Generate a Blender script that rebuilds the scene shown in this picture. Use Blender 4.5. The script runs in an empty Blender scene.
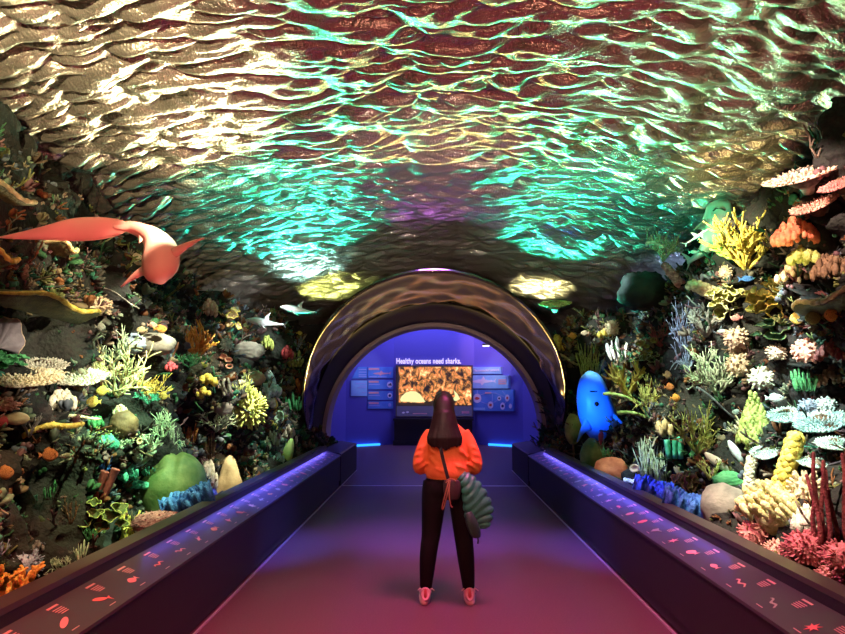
import bpy, math, random
import numpy as np
from mathutils import Vector, Matrix, noise as mnoise
from mathutils.bvhtree import BVHTree

PI = math.pi
C = bpy.context.scene.collection
sc = bpy.context.scene

# ------------------------------------------------------------------ camera
F_PX, W_PX, H_PX = 640.0, 845, 634
CAM = Vector((0, 0, 1.6))
PITCH = math.atan(75 / F_PX)
YAW = math.atan(11.5 / F_PX)          # turned a little to the left
cam = bpy.data.cameras.new('camera')
cam.sensor_fit = 'HORIZONTAL'
cam.sensor_width = 36.0
cam.lens = 36.0 * F_PX / W_PX
cam.clip_start = 0.05
cam.clip_end = 100
cam_o = bpy.data.objects.new('camera', cam)
C.objects.link(cam_o)
cam_o.location = CAM
cam_o.rotation_euler = (PI / 2 + PITCH, 0, YAW)
sc.camera = cam_o
RM = cam_o.rotation_euler.to_matrix()


def ray(px, py):
    return (RM @ Vector(((px - 422.5) / F_PX, (317 - py) / F_PX, -1))).normalized()


def atY(px, py, Y):
    d = ray(px, py)
    return CAM + d * (Y / d.y)


def atX(px, py, X):
    d = ray(px, py)
    return CAM + d * (X / d.x)


# ------------------------------------------------------------------ materials
MATS = {}


def nodes_of(m):
    m.use_nodes = True
    nt = m.node_tree
    return nt, nt.nodes['Principled BSDF']


def mat(name, col, rough=0.6, metal=0.0, col2=None, scale=12.0, bump=0.0, bscale=None, spec=0.5,
        emit=None, estr=0.0, detail=4.0):
    if name in MATS:
        return MATS[name]
    m = bpy.data.materials.new(name)
    nt, b = nodes_of(m)
    b.inputs['Base Color'].default_value = (*col, 1)
    b.inputs['Roughness'].default_value = rough
    b.inputs['Metallic'].default_value = metal
    b.inputs['Specular IOR Level'].default_value = spec
    tc = None
    if col2 is not None or bump:
        tc = nt.nodes.new('ShaderNodeTexCoord')
    if col2 is not None:
        n = nt.nodes.new('ShaderNodeTexNoise')
        n.inputs['Scale'].default_value = scale
        n.inputs['Detail'].default_value = detail
        r = nt.nodes.new('ShaderNodeValToRGB')
        r.color_ramp.elements[0].position = 0.35
        r.color_ramp.elements[1].position = 0.65
        r.color_ramp.elements[0].color = (*col, 1)
        r.color_ramp.elements[1].color = (*col2, 1)
        nt.links.new(tc.outputs['Object'], n.inputs['Vector'])
        nt.links.new(n.outputs['Fac'], r.inputs['Fac'])
        nt.links.new(r.outputs['Color'], b.inputs['Base Color'])
    if bump:
        n2 = nt.nodes.new('ShaderNodeTexNoise')
        n2.inputs['Scale'].default_value = bscale or scale * 3
        n2.inputs['Detail'].default_value = 3
        bp = nt.nodes.new('ShaderNodeBump')
        bp.inputs['Strength'].default_value = bump
        bp.inputs['Distance'].default_value = 0.02
        nt.links.new(tc.outputs['Object'], n2.inputs['Vector'])
        nt.links.new(n2.outputs['Fac'], bp.inputs['Height'])
        nt.links.new(bp.outputs['Normal'], b.inputs['Normal'])
    if emit is not None:
        b.inputs['Emission Color'].default_value = (*emit, 1)
        b.inputs['Emission Strength'].default_value = estr
    MATS[name] = m
    return m


PAL = {   # pigments of the painted corals: two shades each
    'cream': ((.80, .68, .40), (.90, .82, .58)),
    'ivory': ((.80, .78, .58), (.92, .90, .76)),
    'white': ((.75, .85, .85), (.92, .95, .95)),
    'cyanwhite': ((.45, .78, .76), (.78, .92, .88)),
    'yellow': ((.78, .58, .06), (.92, .78, .18)),
    'paleyellow': ((.80, .76, .26), (.92, .90, .52)),
    'yellowgreen': ((.42, .50, .09), (.68, .70, .22)),
    'darkolive': ((.05, .05, .014), (.085, .08, .022)),
    'darkmoss': ((.010, .016, .008), (.022, .028, .014)),
    'olive': ((.22, .26, .05), (.42, .42, .12)),
    'moss': ((.07, .14, .03), (.15, .19, .06)),
    'green': ((.05, .32, .11), (.12, .48, .18)),
    'teal': ((.04, .45, .28), (.14, .68, .46)),
    'palegreen': ((.42, .62, .38), (.68, .82, .58)),
    'darkgreen': ((.02, .10, .04), (.05, .16, .07)),
    'lime': ((.40, .58, .10), (.66, .80, .26)),
    'orange': ((.78, .28, .03), (.90, .46, .09)),
    'rust': ((.48, .15, .04), (.66, .25, .07)),
    'redorange': ((.70, .13, .06), (.82, .25, .12)),
    'maroon': ((.22, .04, .04), (.38, .09, .08)),
    'red': ((.50, .03, .06), (.66, .08, .10)),
    'pink': ((.72, .20, .20), (.84, .36, .32)),
    'salmon': ((.80, .34, .26), (.88, .52, .40)),
    'mauve': ((.45, .20, .24), (.60, .32, .34)),
    'tan': ((.50, .36, .18), (.66, .50, .28)),
    'brown': ((.16, .09, .05), (.28, .17, .09)),
    'beige': ((.66, .50, .36), (.80, .64, .48)),
    'grey': ((.24, .23, .22), (.36, .35, .32)),
    'bluegrey': ((.24, .32, .44), (.38, .48, .60)),
    'blue': ((.03, .16, .70), (.10, .32, .85)),
    'deepblue': ((.02, .06, .40), (.04, .10, .55)),
    'purplegrey': ((.20, .17, .20), (.30, .27, .30)),
    'black': ((.01, .01, .01), (.02, .02, .02)),
    'stone': ((.20, .19, .16), (.34, .32, .27)),
}


def pm(key, scale=14.0, bump=0.35, rough=0.65, smooth=False):
    a, b = PAL[key]
    if smooth:
        return mat('smooth_coral_' + key, tuple(c * .75 for c in a), .7, col2=b, scale=7, bump=.22, bscale=40)
    return mat('coral_' + key, tuple(c * .62 for c in a), rough, col2=b, scale=22, bump=.6, bscale=75)


# ------------------------------------------------------------------ mesh builder
class MB:
    def __init__(s):
        s.v = []
        s.f = []
        s.c = []          # optional pigment per vertex
        s.col = None

    def add(s, vs, fs):
        b = len(s.v)
        s.v.extend([tuple(x) for x in vs])
        s.f.extend([tuple(i + b for i in f) for f in fs])
        if s.col is not None:
            s.c.extend([s.col] * len(vs))
        return b

    def ring_loft(s, rings, cap=True, closed=True):
        n = len(rings[0])
        vs = [p for r in rings for p in r]
        fs = []
        for k in range(len(rings) - 1):
            for i in range(n if closed else n - 1):
                j = (i + 1) % n
                fs.append((k * n + i, k * n + j, (k + 1) * n + j, (k + 1) * n + i))
        if cap:
            fs.append(tuple(range(n - 1, -1, -1)))
            fs.append(tuple((len(rings) - 1) * n + i for i in range(n)))
        s.add(vs, fs)

    def tube(s, pts, rad, n=6, tip=True):
        pts = [Vector(p) for p in pts]
        if not hasattr(rad, '__len__'):
            rad = [rad] * len(pts)
        rings = []
        ref = None
        for i, p in enumerate(pts):
            t = (pts[min(i + 1, len(pts) - 1)] - pts[max(i - 1, 0)])
            if t.length < 1e-9:
                t = Vector((0, 0, 1))
            t.normalize()
            if ref is None:
                ref = Vector((1, 0, 0)) if abs(t.x) < .8 else Vector((0, 1, 0))
            u = t.cross(ref)
            if u.length < 1e-6:
                u = t.orthogonal()
            u.normalize()
            w = t.cross(u)
            ref = w.cross(t) * -1 if False else ref
            rings.append([p + (u * math.cos(a) + w * math.sin(a)) * rad[i] for a in [2 * PI * k / n for k in range(n)]])
            if i == len(pts) - 1 and tip:
                q = p + t * rad[i] * .7
                rings.append([q + (u * math.cos(a) + w * math.sin(a)) * rad[i] * .5 for a in [2 * PI * k / n for k in range(n)]])
        s.ring_loft(rings)

    def box(s, a, b):
        (x0, y0, z0), (x1, y1, z1) = a, b
        s.add([(x0, y0, z0), (x1, y0, z0), (x1, y1, z0), (x0, y1, z0), (x0, y0, z1), (x1, y0, z1), (x1, y1, z1), (x0, y1, z1)],
              [(3, 2, 1, 0), (4, 5, 6, 7), (0, 1, 5, 4), (1, 2, 6, 5), (2, 3, 7, 6), (3, 0, 4, 7)])

    def prism(s, poly, ax_o, ax_u, ax_v, ax_n, th):
        """flat outline poly (u,v) extruded by th along ax_n from ax_o"""
        o, u, v, n = Vector(ax_o), Vector(ax_u), Vector(ax_v), Vector(ax_n)
        a = [o + u * p[0] + v * p[1] for p in poly]
        b = [p + n * th for p in a]
        k = len(poly)
        s.add(a + b, [tuple(range(k - 1, -1, -1)), tuple(range(k, 2 * k))] +
              [(i, (i + 1) % k, k + (i + 1) % k, k + i) for i in range(k)])

    def blob(s, c, r, nu=10, nv=7, fn=None, squash=(1, 1, 1)):
        c = Vector(c)
        vs = [c + Vector((0, 0, -r * squash[2] * (fn(Vector((0, 0, -1))) if fn else 1)))]
        for j in range(1, nv):
            th = PI * j / nv
            for i in range(nu):
                ph = 2 * PI * i / nu
                d = Vector((math.sin(th) * math.cos(ph), math.sin(th) * math.sin(ph), -math.cos(th)))
                k = r * (fn(d) if fn else 1)
                vs.append(c + Vector((d.x * squash[0], d.y * squash[1], d.z * squash[2])) * k)
        vs.append(c + Vector((0, 0, r * squash[2] * (fn(Vector((0, 0, 1))) if fn else 1))))
        fs = [(0, 1 + (i + 1) % nu, 1 + i) for i in range(nu)]
        for j in range(nv - 2):
            for i in range(nu):
                a = 1 + j * nu
                fs.append((a + i, a + (i + 1) % nu, a + nu + (i + 1) % nu, a + nu + i))
        L = len(vs) - 1
        a = 1 + (nv - 2) * nu
        fs += [(a + i, a + (i + 1) % nu, L) for i in range(nu)]
        s.add(vs, fs)

    def arr(s):
        return np.array(s.v, dtype=float).reshape(-1, 3)

    def xf(s, M):
        s.v = [tuple(M @ Vector(p)) for p in s.v]
        return s

    def build(s, name, m, parent=None, smooth=True, solid=0.0, mods=None):
        me = bpy.data.meshes.new(name)
        me.from_pydata(s.v, [], s.f)
        if s.col is not None and s.c:
            ca = me.color_attributes.new('pigment', 'FLOAT_COLOR', 'POINT')
            ca.data.foreach_set('color', np.array([(*c, 1) for c in s.c], dtype=np.float32).ravel())
        if smooth:
            me.polygons.foreach_set('use_smooth', [True] * len(me.polygons))
        me.materials.append(m)
        me.update()
        o = bpy.data.objects.new(name, me)
        C.objects.link(o)
        if parent is not None:
            o.parent = parent
        if solid:
            md = o.modifiers.new('solid', 'SOLIDIFY')
            md.thickness = solid
            md.offset = 0
        return o


def tag(o, label=None, cat=None, group=None, kind=None):
    if label:
        o['label'] = label
    if cat:
        o['category'] = cat
    if group:
        o['group'] = group
    if kind:
        o['kind'] = kind
    return o


def empty(name, loc, label=None, cat=None, group=None):
    o = bpy.data.objects.new(name, None)
    o.empty_display_size = .05
    C.objects.link(o)
    o.location = loc
    return tag(o, label, cat, group)


def structure(name, mb, m, smooth=False):
    o = mb.build(name, m, smooth=smooth)
    o['kind'] = 'structure'
    return o


def fbm(p, o=4, H=.9, l=2.1):
    return mnoise.fractal(Vector(p), H, l, o)


# ------------------------------------------------------------------ setting: floor, walls, ceiling
Y_END = 13.1          # where the tunnel opens into the far room
R_TUN = 2.28
Z_TUN = 0.75

m_floor = mat('floor_rubber', (.11, .055, .07), .5, col2=(.15, .08, .10), scale=90, bump=.08, bscale=300, spec=.25)
mb = MB()
mb.box((-4.6, -2.0, -.1), (4.6, 21.0, 0))
structure('floor', mb, m_floor)

m_wall = mat('backdrop_paint', (.05, .075, .10), .8, col2=(.07, .06, .075), scale=.8)
m_dark = mat('black_paint', (.012, .011, .013), .6)
for nm, sx in (('wall_left', -1), ('wall_right', 1)):
    mb = MB()
    mb.box((min(sx * 4.4, sx * 4.55), -2, 0), (max(sx * 4.4, sx * 4.55), 13.4, 3.9))
    structure(nm, mb, m_wall)
mb = MB()
mb.box((-4.6, -2.15, 0), (4.6, -2.0, 4.2))
structure('wall_near', mb, m_dark)

# end wall with the arch opening
mb = MB()
N = 48
outer, inner = [], []
for i in range(N + 1):
    a = PI * i / N
    inner.append((R_TUN * math.cos(a), Z_TUN + R_TUN * math.sin(a)))
inner = [(R_TUN, 0)] + inner + [(-R_TUN, 0)]
for i, (x, z) in enumerate(inner):
    if i == 0:
        outer.append((4.6, 0))
    elif i == len(inner) - 1:
        outer.append((-4.6, 0))
    else:
        a = PI * (i - 1) / N
        k = 1 / max(abs(math.cos(a)) / 4.6, abs(math.sin(a)) / 3.4)
        outer.append((k * math.cos(a), Z_TUN + k * math.sin(a)))
n = len(inner)
vs = [(x, Y_END + .02, z) for x, z in inner] + [(x, Y_END + .02, z) for x, z in outer] + \
     [(x, Y_END + .3, z) for x, z in inner] + [(x, Y_END + .3, z) for x, z in outer]
fs = []
for i in range(n - 1):
    fs += [(i, i + 1, n + i + 1, n + i), (2 * n + i + 1, 2 * n + i, 3 * n + i, 3 * n + i + 1)]
mb.add(vs, fs)
structure('wall_end', mb, m_dark)

# beige reveal of the arch
m_reveal = mat('reveal_paint', (.46, .38, .36), .6)
mb = MB()
ra, rb = R_TUN, R_TUN - .09
ri = [(ra, 0)] + [(ra * math.cos(PI * i / N), Z_TUN + ra * math.sin(PI * i / N)) for i in range(N + 1)] + [(-ra, 0)]
rj = [(rb, 0)] + [(rb * math.cos(PI * i / N), Z_TUN + rb * math.sin(PI * i / N)) for i in range(N + 1)] + [(-rb, 0)]
n = len(ri)
vs = [(x, Y_END, z) for x, z in ri] + [(x, Y_END, z) for x, z in rj] + [(x, Y_END + .62, z) for x, z in rj] + [(x, Y_END + .62, z) for x, z in ri]
fs = []
for k in range(4):
    for i in range(n - 1):
        a, b = k * n, ((k + 1) % 4) * n
        fs.append((a + i, a + i + 1, b + i + 1, b + i))
mb.add(vs, fs)
structure('trim_1', mb, m_reveal, smooth=False)

# ceiling: barrel vault pressed into water ripples
CW, CZ0, CRISE = 4.4, 2.95, .95


def ceil_drop(y):
    t = max(0, min(1, (y - 8.3) / 4.8))
    return .66 * t * t * (3 - 2 * t)


def ceil_z(x, y=0):
    return CZ0 + CRISE * math.sqrt(max(0, 1 - (x / (CW + .05)) ** 2)) - ceil_drop(y)


ny, nx = 960, 400
ys = np.linspace(-1.0, 13.1, ny)
ths = np.linspace(PI * .97, PI * .03, nx)
vs = []
for y in ys:
    for t in ths:
        x, z = CW * math.cos(t), CZ0 + CRISE * math.sin(t)
        s = t * 3.6
        wx = mnoise.noise(Vector((s * .9, y * .9, 3.1))) * .5
        wy = mnoise.noise(Vector((s * .8 + 7, y * .8, 9.7))) * .24 + mnoise.noise(Vector((s * 2.4 + 7, y * 2.4, 4.7))) * .07
        n1 = mnoise.noise(Vector((s * 2.3 + wx, (y + wy) * 5.8, 1.7)))
        n2 = mnoise.noise(Vector((s * 4.4 + wx * 2, (y + wy) * 11.5, 5.2)))
        n3 = mnoise.noise(Vector((s * 8, y * 17, 2.2)))
        h = .125 * abs(n1) ** .60 + .055 * abs(n2) ** .62 + .014 * n3
        vs.append((x, y, z - h - ceil_drop(y)))
fs = [(j * nx + i, j * nx + i + 1, (j + 1) * nx + i + 1, (j + 1) * nx + i) for j in range(ny - 1) for i in range(nx - 1)]
mb = MB()
mb.v, mb.f = vs, fs
m_ceil = mat('rippled_foil', (.60, .53, .49), .30, .82, bump=.55, bscale=48)
structure('ceiling', mb, m_ceil, smooth=True)

# ------------------------------------------------------------------ far room
m_blue = mat('blue_wall_paint', (.13, .13, .50), .7)
ROOM = [(-3.7, Y_END + .3), (-3.5, 17.0), (-2.6, 19.0), (-1.25, 20.0), (1.25, 20.0), (2.6, 19.0), (3.5, 17.0), (3.7, Y_END + .3)]
names = ['wall_far_left_side', 'wall_far_left_bend', 'wall_far_left_wing', 'wall_back', 'wall_far_right_wing', 'wall_far_right_bend', 'wall_far_right_side']
for i, nm in enumerate(names):
    a, b = Vector((*ROOM[i], 0)), Vector((*ROOM[i + 1], 0))
    d = (b - a).normalized()
    nrm = Vector((-d.y, d.x, 0))
    mb = MB()
    q = [a, b, b + nrm * .12, a + nrm * .12]
    mb.add([(p.x, p.y, 0) for p in q] + [(p.x, p.y, 5) for p in q],
           [(3, 2, 1, 0), (4, 5, 6, 7), (0, 1, 5, 4), (1, 2, 6, 5), (2, 3, 7, 6), (3, 0, 4, 7)])
    structure(nm, mb, m_blue)
mb = MB()
mb.box((-4, Y_END + .25, 5), (4, 20.3, 5.1))
structure('ceiling_far', mb, m_dark)

m_steel = mat('floor_trim_metal', (.75, .72, .74), .35, .6)
mb = MB()
mb.box((-1.6, 11.22, 0), (1.6, 11.26, .006))
structure('trim_2', mb, m_steel)
for k, s in ((3, -1), (4, 1)):
    mb = MB()
    mb.box((min(s * 1.585, s * 1.6), -1, 0), (max(s * 1.585, s * 1.6), 13.4, .012))
    structure('trim_%d' % k, mb, m_steel)

# blue light strips along the foot of the wing walls
m_led = mat('blue_light_strip', (.1, .3, .9), .4, emit=(.02, .26, 1.0), estr=2.6)
for s, lab in ((-1, 'glowing blue light strip at the wall foot below the shark fact panels'),
               (1, 'glowing blue light strip at the wall foot below the food web panel')):
    mb = MB()
    a, b = Vector((s * 1.66, 19.66, 0)), Vector((s * 2.52, 19.02, 0))
    d = (b - a).normalized()
    nrm = Vector((-d.y, d.x, 0)) * (1 if s > 0 else -1)
    if nrm.y > 0:
        nrm = -nrm
    q = [a, b, b + nrm * .05, a + nrm * .05]
    mb.add([(p.x, p.y, 0.002) for p in q] + [(p.x, p.y, .06) for p in q],
           [(3, 2, 1, 0), (4, 5, 6, 7), (0, 1, 5, 4), (1, 2, 6, 5), (2, 3, 7, 6), (3, 0, 4, 7)])
    tag(mb.build('light_strip', m_led, smooth=False), lab, 'light strip')

# ------------------------------------------------------------------ tunnel hood (glossy curved acrylic, cut on a slant)
m_hood = mat('dark_acrylic', (.004, .003, .003), .5, .0, spec=.15)
m_hood2 = mat('mirror_acrylic', (.22, .17, .13), .20, .9, bump=.2, bscale=3.5)
hood = empty('tunnel_arch', (0, 12, 0), 'curved glossy dark tunnel arch framing the doorway to the blue room', 'arch')


def hood_front(zc):
    return 11.9 - 4.35 * max(0, min(1, zc / R_TUN)) ** 1.1


def arch_strip(f0, f1, r0, m, name, ns=26, na=150, wave=0.0):
    mbh = MB()
    rings = []
    angs = [PI * i / na for i in range(na + 1)]
    prof = [(R_TUN, -Z_TUN)] + [(R_TUN * math.cos(a), R_TUN * math.sin(a)) for a in angs] + [(-R_TUN, -Z_TUN)]
    for k in range(ns + 1):
        u = k / ns
        row = []
        for (x, zc) in prof:
            y0, y1 = f0(zc), f1(zc)
            yy = y0 + (y1 - y0) * u
            k_ = r0
            if wave and zc > .2:
                an = math.atan2(zc, x)
                k_ *= 1 + wave * min(1, u * 5) * (mnoise.noise(Vector((an * 3.2, yy * 1.1, 3))) + .6 * mnoise.noise(Vector((an * 9, yy * 2.2, 8))))
            row.append((x * k_, yy - 12, Z_TUN + zc * k_ if zc > 0 else Z_TUN + zc))
        rings.append(row)
    mbh.ring_loft(rings, cap=False, closed=False)
    o = mbh.build(name, m, hood)
    md = o.modifiers.new('solid', 'SOLIDIFY')
    md.thickness = .035
    md.offset = -1 if name != 'x' else 1
    return o


split = lambda zc: hood_front(zc) + 2.4 * max(0, zc / R_TUN) + .25
arch_strip(hood_front, split, 1.0, m_hood2, 'reflective_canopy', wave=.020)
arch_strip(split, lambda z: Y_END - .01, .995, m_hood, 'dark_liner')
# ------------------------------------------------------------------ reef rock
def interp(tab, y):
    if y <= tab[0][0]:
        return tab[0][1]
    for (a, va), (b, vb) in zip(tab, tab[1:]):
        if y <= b:
            t = (y - a) / (b - a)
            t = t * t * (3 - 2 * t)
            return va + (vb - va) * t
    return tab[-1][1]


H_TAB = {-1: [(1, 3.5), (6.0, 3.45), (6.6, 3.0), (7.2, 2.95), (8.5, 3.0), (10, 2.9), (13, 2.9)],
         1: [(1, 3.5), (7.6, 3.4), (8.4, 3.2), (9.4, 3.0), (10.4, 2.85), (13, 2.9)]}
X_TAB = [(0, 0), (9, 0), (11.0, -.22), (13.2, -.22)]


def rock_point(s, y, u):
    Hh = interp(H_TAB[s], y)
    if u < .1:
        t = u / .1
        x, z = 2.0 + .30 * t, .42 - .10 * t
        amp = .25 + .4 * t
    elif u < .85:
        t = (u - .1) / .75
        z = .32 + (Hh - .32) * t
        x = 2.42 + .20 * z + .10 * math.sin(2.2 * z + y)
        x = 2.30 + (x - 2.30) * min(1, t * 6)
        amp = 1
    else:
        t = (u - .85) / .15
        z = Hh + .02 * t
        x = 2.42 + .20 * Hh + .10 * math.sin(2.2 * Hh + y)
        x = x + (4.38 - x) * t
        amp = 1 - .5 * t
    x += interp(X_TAB, y)
    sd = 11.3 if s > 0 else 47.9
    p = Vector((sd, y, z))
    big = mnoise.fractal(p * .9, .9, 2.0, 2) * .46
    med = (abs(mnoise.noise(p * 2.6 + Vector((5, 0, 0)))) - .2) * .42
    sml = (abs(mnoise.noise(p * 7 + Vector((9, 0, 0)))) - .2) * .22 + (abs(mnoise.noise(p * 15)) - .2) * .10 + mnoise.noise(p * 31) * .03
    x += (big + med + sml) * amp
    z2 = z + (mnoise.fractal(p * 1.3 + Vector((3, 3, 3)), .9, 2, 3) * .28 + mnoise.noise(p * 6 + Vector((1, 2, 3))) * .06) * amp * (1 if u > .12 else .25)
    y2 = y + mnoise.noise(p * 3 + Vector((30, 3, 3))) * .12 * amp
    lim = 1.985 + max(0, .5 - abs(z2 - .5)) * .0
    if y > 10.6 and z2 > .9:
        zc = z2 - Z_TUN
        lim = max(lim, math.sqrt(max(0, (R_TUN + .08) ** 2 - zc * zc)) if zc < R_TUN else 0)
    x = max(x, lim)
    if s < 0 and 3.2 < y < 5.4 and z2 > 2.3:
        x = max(x, 2.85)
    x = min(x, 4.38)
    zmax = ceil_z(min(x, 4.35), y2) - .12
    return Vector((s * x, y2, max(.1, min(z2, zmax))))


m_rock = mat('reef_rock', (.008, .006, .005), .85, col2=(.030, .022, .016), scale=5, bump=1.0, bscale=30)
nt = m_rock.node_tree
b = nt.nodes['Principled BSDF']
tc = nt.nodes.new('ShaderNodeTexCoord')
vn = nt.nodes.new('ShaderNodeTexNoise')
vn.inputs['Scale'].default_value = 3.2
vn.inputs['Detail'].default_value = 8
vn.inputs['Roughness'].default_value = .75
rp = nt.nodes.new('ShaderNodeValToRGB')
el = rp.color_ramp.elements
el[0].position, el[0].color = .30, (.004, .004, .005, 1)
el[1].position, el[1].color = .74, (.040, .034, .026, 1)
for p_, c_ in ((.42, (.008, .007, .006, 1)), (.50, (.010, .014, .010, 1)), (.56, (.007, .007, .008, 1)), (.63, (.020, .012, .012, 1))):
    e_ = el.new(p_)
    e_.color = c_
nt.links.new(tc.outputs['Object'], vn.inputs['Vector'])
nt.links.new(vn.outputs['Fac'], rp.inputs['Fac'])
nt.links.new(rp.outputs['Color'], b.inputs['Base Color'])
BVHS = {}
ROCKS = {}
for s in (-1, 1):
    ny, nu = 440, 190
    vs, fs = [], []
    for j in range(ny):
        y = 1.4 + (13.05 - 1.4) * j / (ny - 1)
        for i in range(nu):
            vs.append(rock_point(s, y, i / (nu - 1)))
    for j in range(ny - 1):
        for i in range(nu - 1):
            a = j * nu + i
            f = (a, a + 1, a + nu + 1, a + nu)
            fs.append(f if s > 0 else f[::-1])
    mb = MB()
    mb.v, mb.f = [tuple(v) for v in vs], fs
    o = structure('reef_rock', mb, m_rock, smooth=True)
    BVHS[s] = BVHTree.FromPolygons(vs, fs)
    ROCKS[s] = (vs, fs, ny, nu)


def hit(s, px, py, dflt=None):
    d = ray(px, py)
    r = BVHS[s].ray_cast(CAM, d)
    if r[0] is not None:
        n = r[1]
        if n.dot(d) > 0:
            n = -n
        return r[0], n
    p = atX(px, py, s * (dflt or 3.6))
    return p, Vector((-s, 0, 0))


# ------------------------------------------------------------------ coral growth forms (local: x across, y towards the viewer = -y, z up)
def g_branch(r, n0=6, split=3, levels=2, r0=.035, spread=.7, up=.35, seg=.34, front=0.0, jitter=.35):
    mb = MB()

    def grow(p, d, L, rad, lv):
        q1 = p + d * L * .5 + Vector((r.uniform(-1, 1), r.uniform(-1, 1), r.uniform(-1, 1))) * L * .10
        d2 = (d + Vector((r.uniform(-1, 1), r.uniform(-1, 1), r.uniform(-.4, 1) * 1)) * jitter).normalized()
        q2 = q1 + d2 * L * .55
        mb.tube([p, q1, q2], [rad, rad * .86, rad * .62], n=5)
        if lv > 0:
            for k in range(split):
                t = r.uniform(.45, 1)
                b = p.lerp(q1, t * 2) if t < .5 else q1.lerp(q2, t * 2 - 1)
                dd = (d2 + Vector((r.uniform(-1, 1), r.uniform(-1, 1), r.uniform(-1, 1) + up)) * spread).normalized()
                grow(b, dd, L * r.uniform(.55, .8), rad * .72, lv - 1)
    for k in range(n0):
        a = 2 * PI * k / n0 + r.uniform(-.4, .4)
        d = Vector((math.cos(a) * spread, math.sin(a) * spread - front, up + r.uniform(.2, .9))).normalized()
        grow(Vector((0, 0, 0)), d, seg * r.uniform(.8, 1.2), r0, levels)
    return [(None, mb, 0)]


def g_fan_branch(r, n0=7, r0=.018):          # thicket spreading in a plane, thin twigs
    return g_branch(r, n0=n0, split=4, levels=2, r0=r0, spread=.9, up=.2, seg=.3)


def g_finger(r, n=80, L=.26, rad=.085, dome=.72, zmin=-.85, taper=.8):
    mb = MB()
    mb.blob((0, 0, 0), dome * .9, 12, 8)
    ga = PI * (3 - math.sqrt(5))
    for k in range(n):
        z = 1 - (k + .5) / n * (1 - zmin)
        ph = k * ga + r.uniform(-.15, .15)
        q = math.sqrt(max(0, 1 - z * z))
        d = Vector((q * math.cos(ph), q * math.sin(ph), z))
        d = (d + Vector((r.uniform(-1, 1), r.uniform(-1, 1), r.uniform(-1, 1))) * .16).normalized()
        l = L * r.uniform(.7, 1.15)
        a = d * dome * .75
        mb.tube([a, a + d * l * .6, a + d * l], [rad * 1.1, rad, rad * taper], n=5)
    return [(None, mb, 0)]


def g_dome(r, lump=.06, freq=5, zmin=-.35, nu=44, nv=30):
    mb = MB()
    sd = Vector((r.uniform(0, 99), r.uniform(0, 99), 0))

    def fn(d):
        return 1 + (abs(mnoise.noise(d * freq + sd)) - .25) * lump * 2 + mnoise.noise(d * 1.6 + sd) * .12
    mb.blob((0, 0, 0), 1, nu, nv, fn)
    return [(None, mb, 0)]


def g_ridge_dome(r):
    mb = MB()
    sd = Vector((r.uniform(0, 99), 3, 0))

    def fn(d):
        k = 1 + mnoise.noise(d * 1.3 + sd) * .12 + mnoise.noise(d * 6 + sd) * .025
        rid = abs(d.x + .25 - .25 * d.z)
        return k - .10 * max(0, 1 - rid * 5)
    mb.blob((0, 0, 0), 1, 48, 36, fn)
    return [(None, mb, 0)]


def g_cone(r):
    mb = MB()
    sd = Vector((r.uniform(0, 99), 3, 0))
    rings = []
    for k in range(15):
        t = k / 14
        rad = (.5 * (1 - t) ** .85 + .12) * (1 if t < .97 else .55)
        ring = []
        for i in range(28):
            a = 2 * PI * i / 28
            q = rad * (1 + .10 * math.sin(5 * a + 2) * (1 - t) + mnoise.noise(Vector((math.cos(a) * 3, math.sin(a) * 3, t * 6)) + sd) * .12)
            ring.append(Vector((q * math.cos(a), q * math.sin(a), t)))
        rings.append(ring)
    mb.ring_loft(rings)
    return [(None, mb, 0)]


def g_bumpycone(r):
    mb = MB()
    for k in range(170):
        t = (k + .5) / 170
        t = 1 - math.sqrt(1 - t)
        a = k * 2.39996
        rad = .55 * (1 - t) + .06
        p = Vector((rad * math.cos(a), rad * math.sin(a), t * 1.05))
        mb.blob(p, .085 * r.uniform(.7, 1.2), 6, 4)
    rings = [[Vector(((.54 * (1 - t) + .04) * math.cos(a), (.54 * (1 - t) + .04) * math.sin(a), t)) for a in [2 * PI * i / 16 for i in range(16)]] for t in (0, .3, .6, 1)]
    mb.ring_loft(rings)
    return [(None, mb, 0)]


def g_plate(r, knobs=190, thick=.10, pitch=.36):
    """table coral: a knobby disc on a short stalk"""
    top, st = MB(), MB()
    sd = Vector((r.uniform(0, 99), 3, 0))
    nA = 30
    rings = []
    for (k, z) in ((.15, -.05), (.6, -.03), (.97, .0), (1.0, .04), (.96, .08), (.6, .07), (.2, .06), (.02, .06)):
        rings.append([Vector((k * (1 + .14 * mnoise.noise(Vector((math.cos(a) * 1.4, math.sin(a) * 1.4, 0)) + sd)) * math.cos(a),
                              k * (1 + .14 * mnoise.noise(Vector((math.cos(a) * 1.4, math.sin(a) * 1.4, 0)) + sd)) * math.sin(a), z * thick * 10)) for a in [2 * PI * i / nA for i in range(nA)]])
    top.ring_loft(rings)
    for k in range(knobs):
        q = math.sqrt((k + .5) / knobs)
        a = k * 2.39996
        w = q * (1 + .14 * mnoise.noise(Vector((math.cos(a) * 1.4, math.sin(a) * 1.4, 0)) + sd)) * 1.0
        p = Vector((w * math.cos(a), w * math.sin(a), thick * .5))
        d = Vector((math.cos(a) * q * 1.1 + r.uniform(-.3, .3), math.sin(a) * q * 1.1 + r.uniform(-.3, .3), 1 - .5 * q)).normalized()
        l = r.uniform(.09, .17)
        top.tube([p, p + d * l], [.045, .030], n=5)
    top.xf(Matrix.Rotation(pitch, 3, 'X'))
    st.tube([(0, .75, -.45), (0, .35, -.25), (0, .05, -.04)], [.16, .24, .5], n=10, tip=False)
    return [('plate', top, 0), ('stalk', st, 1)]


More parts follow.
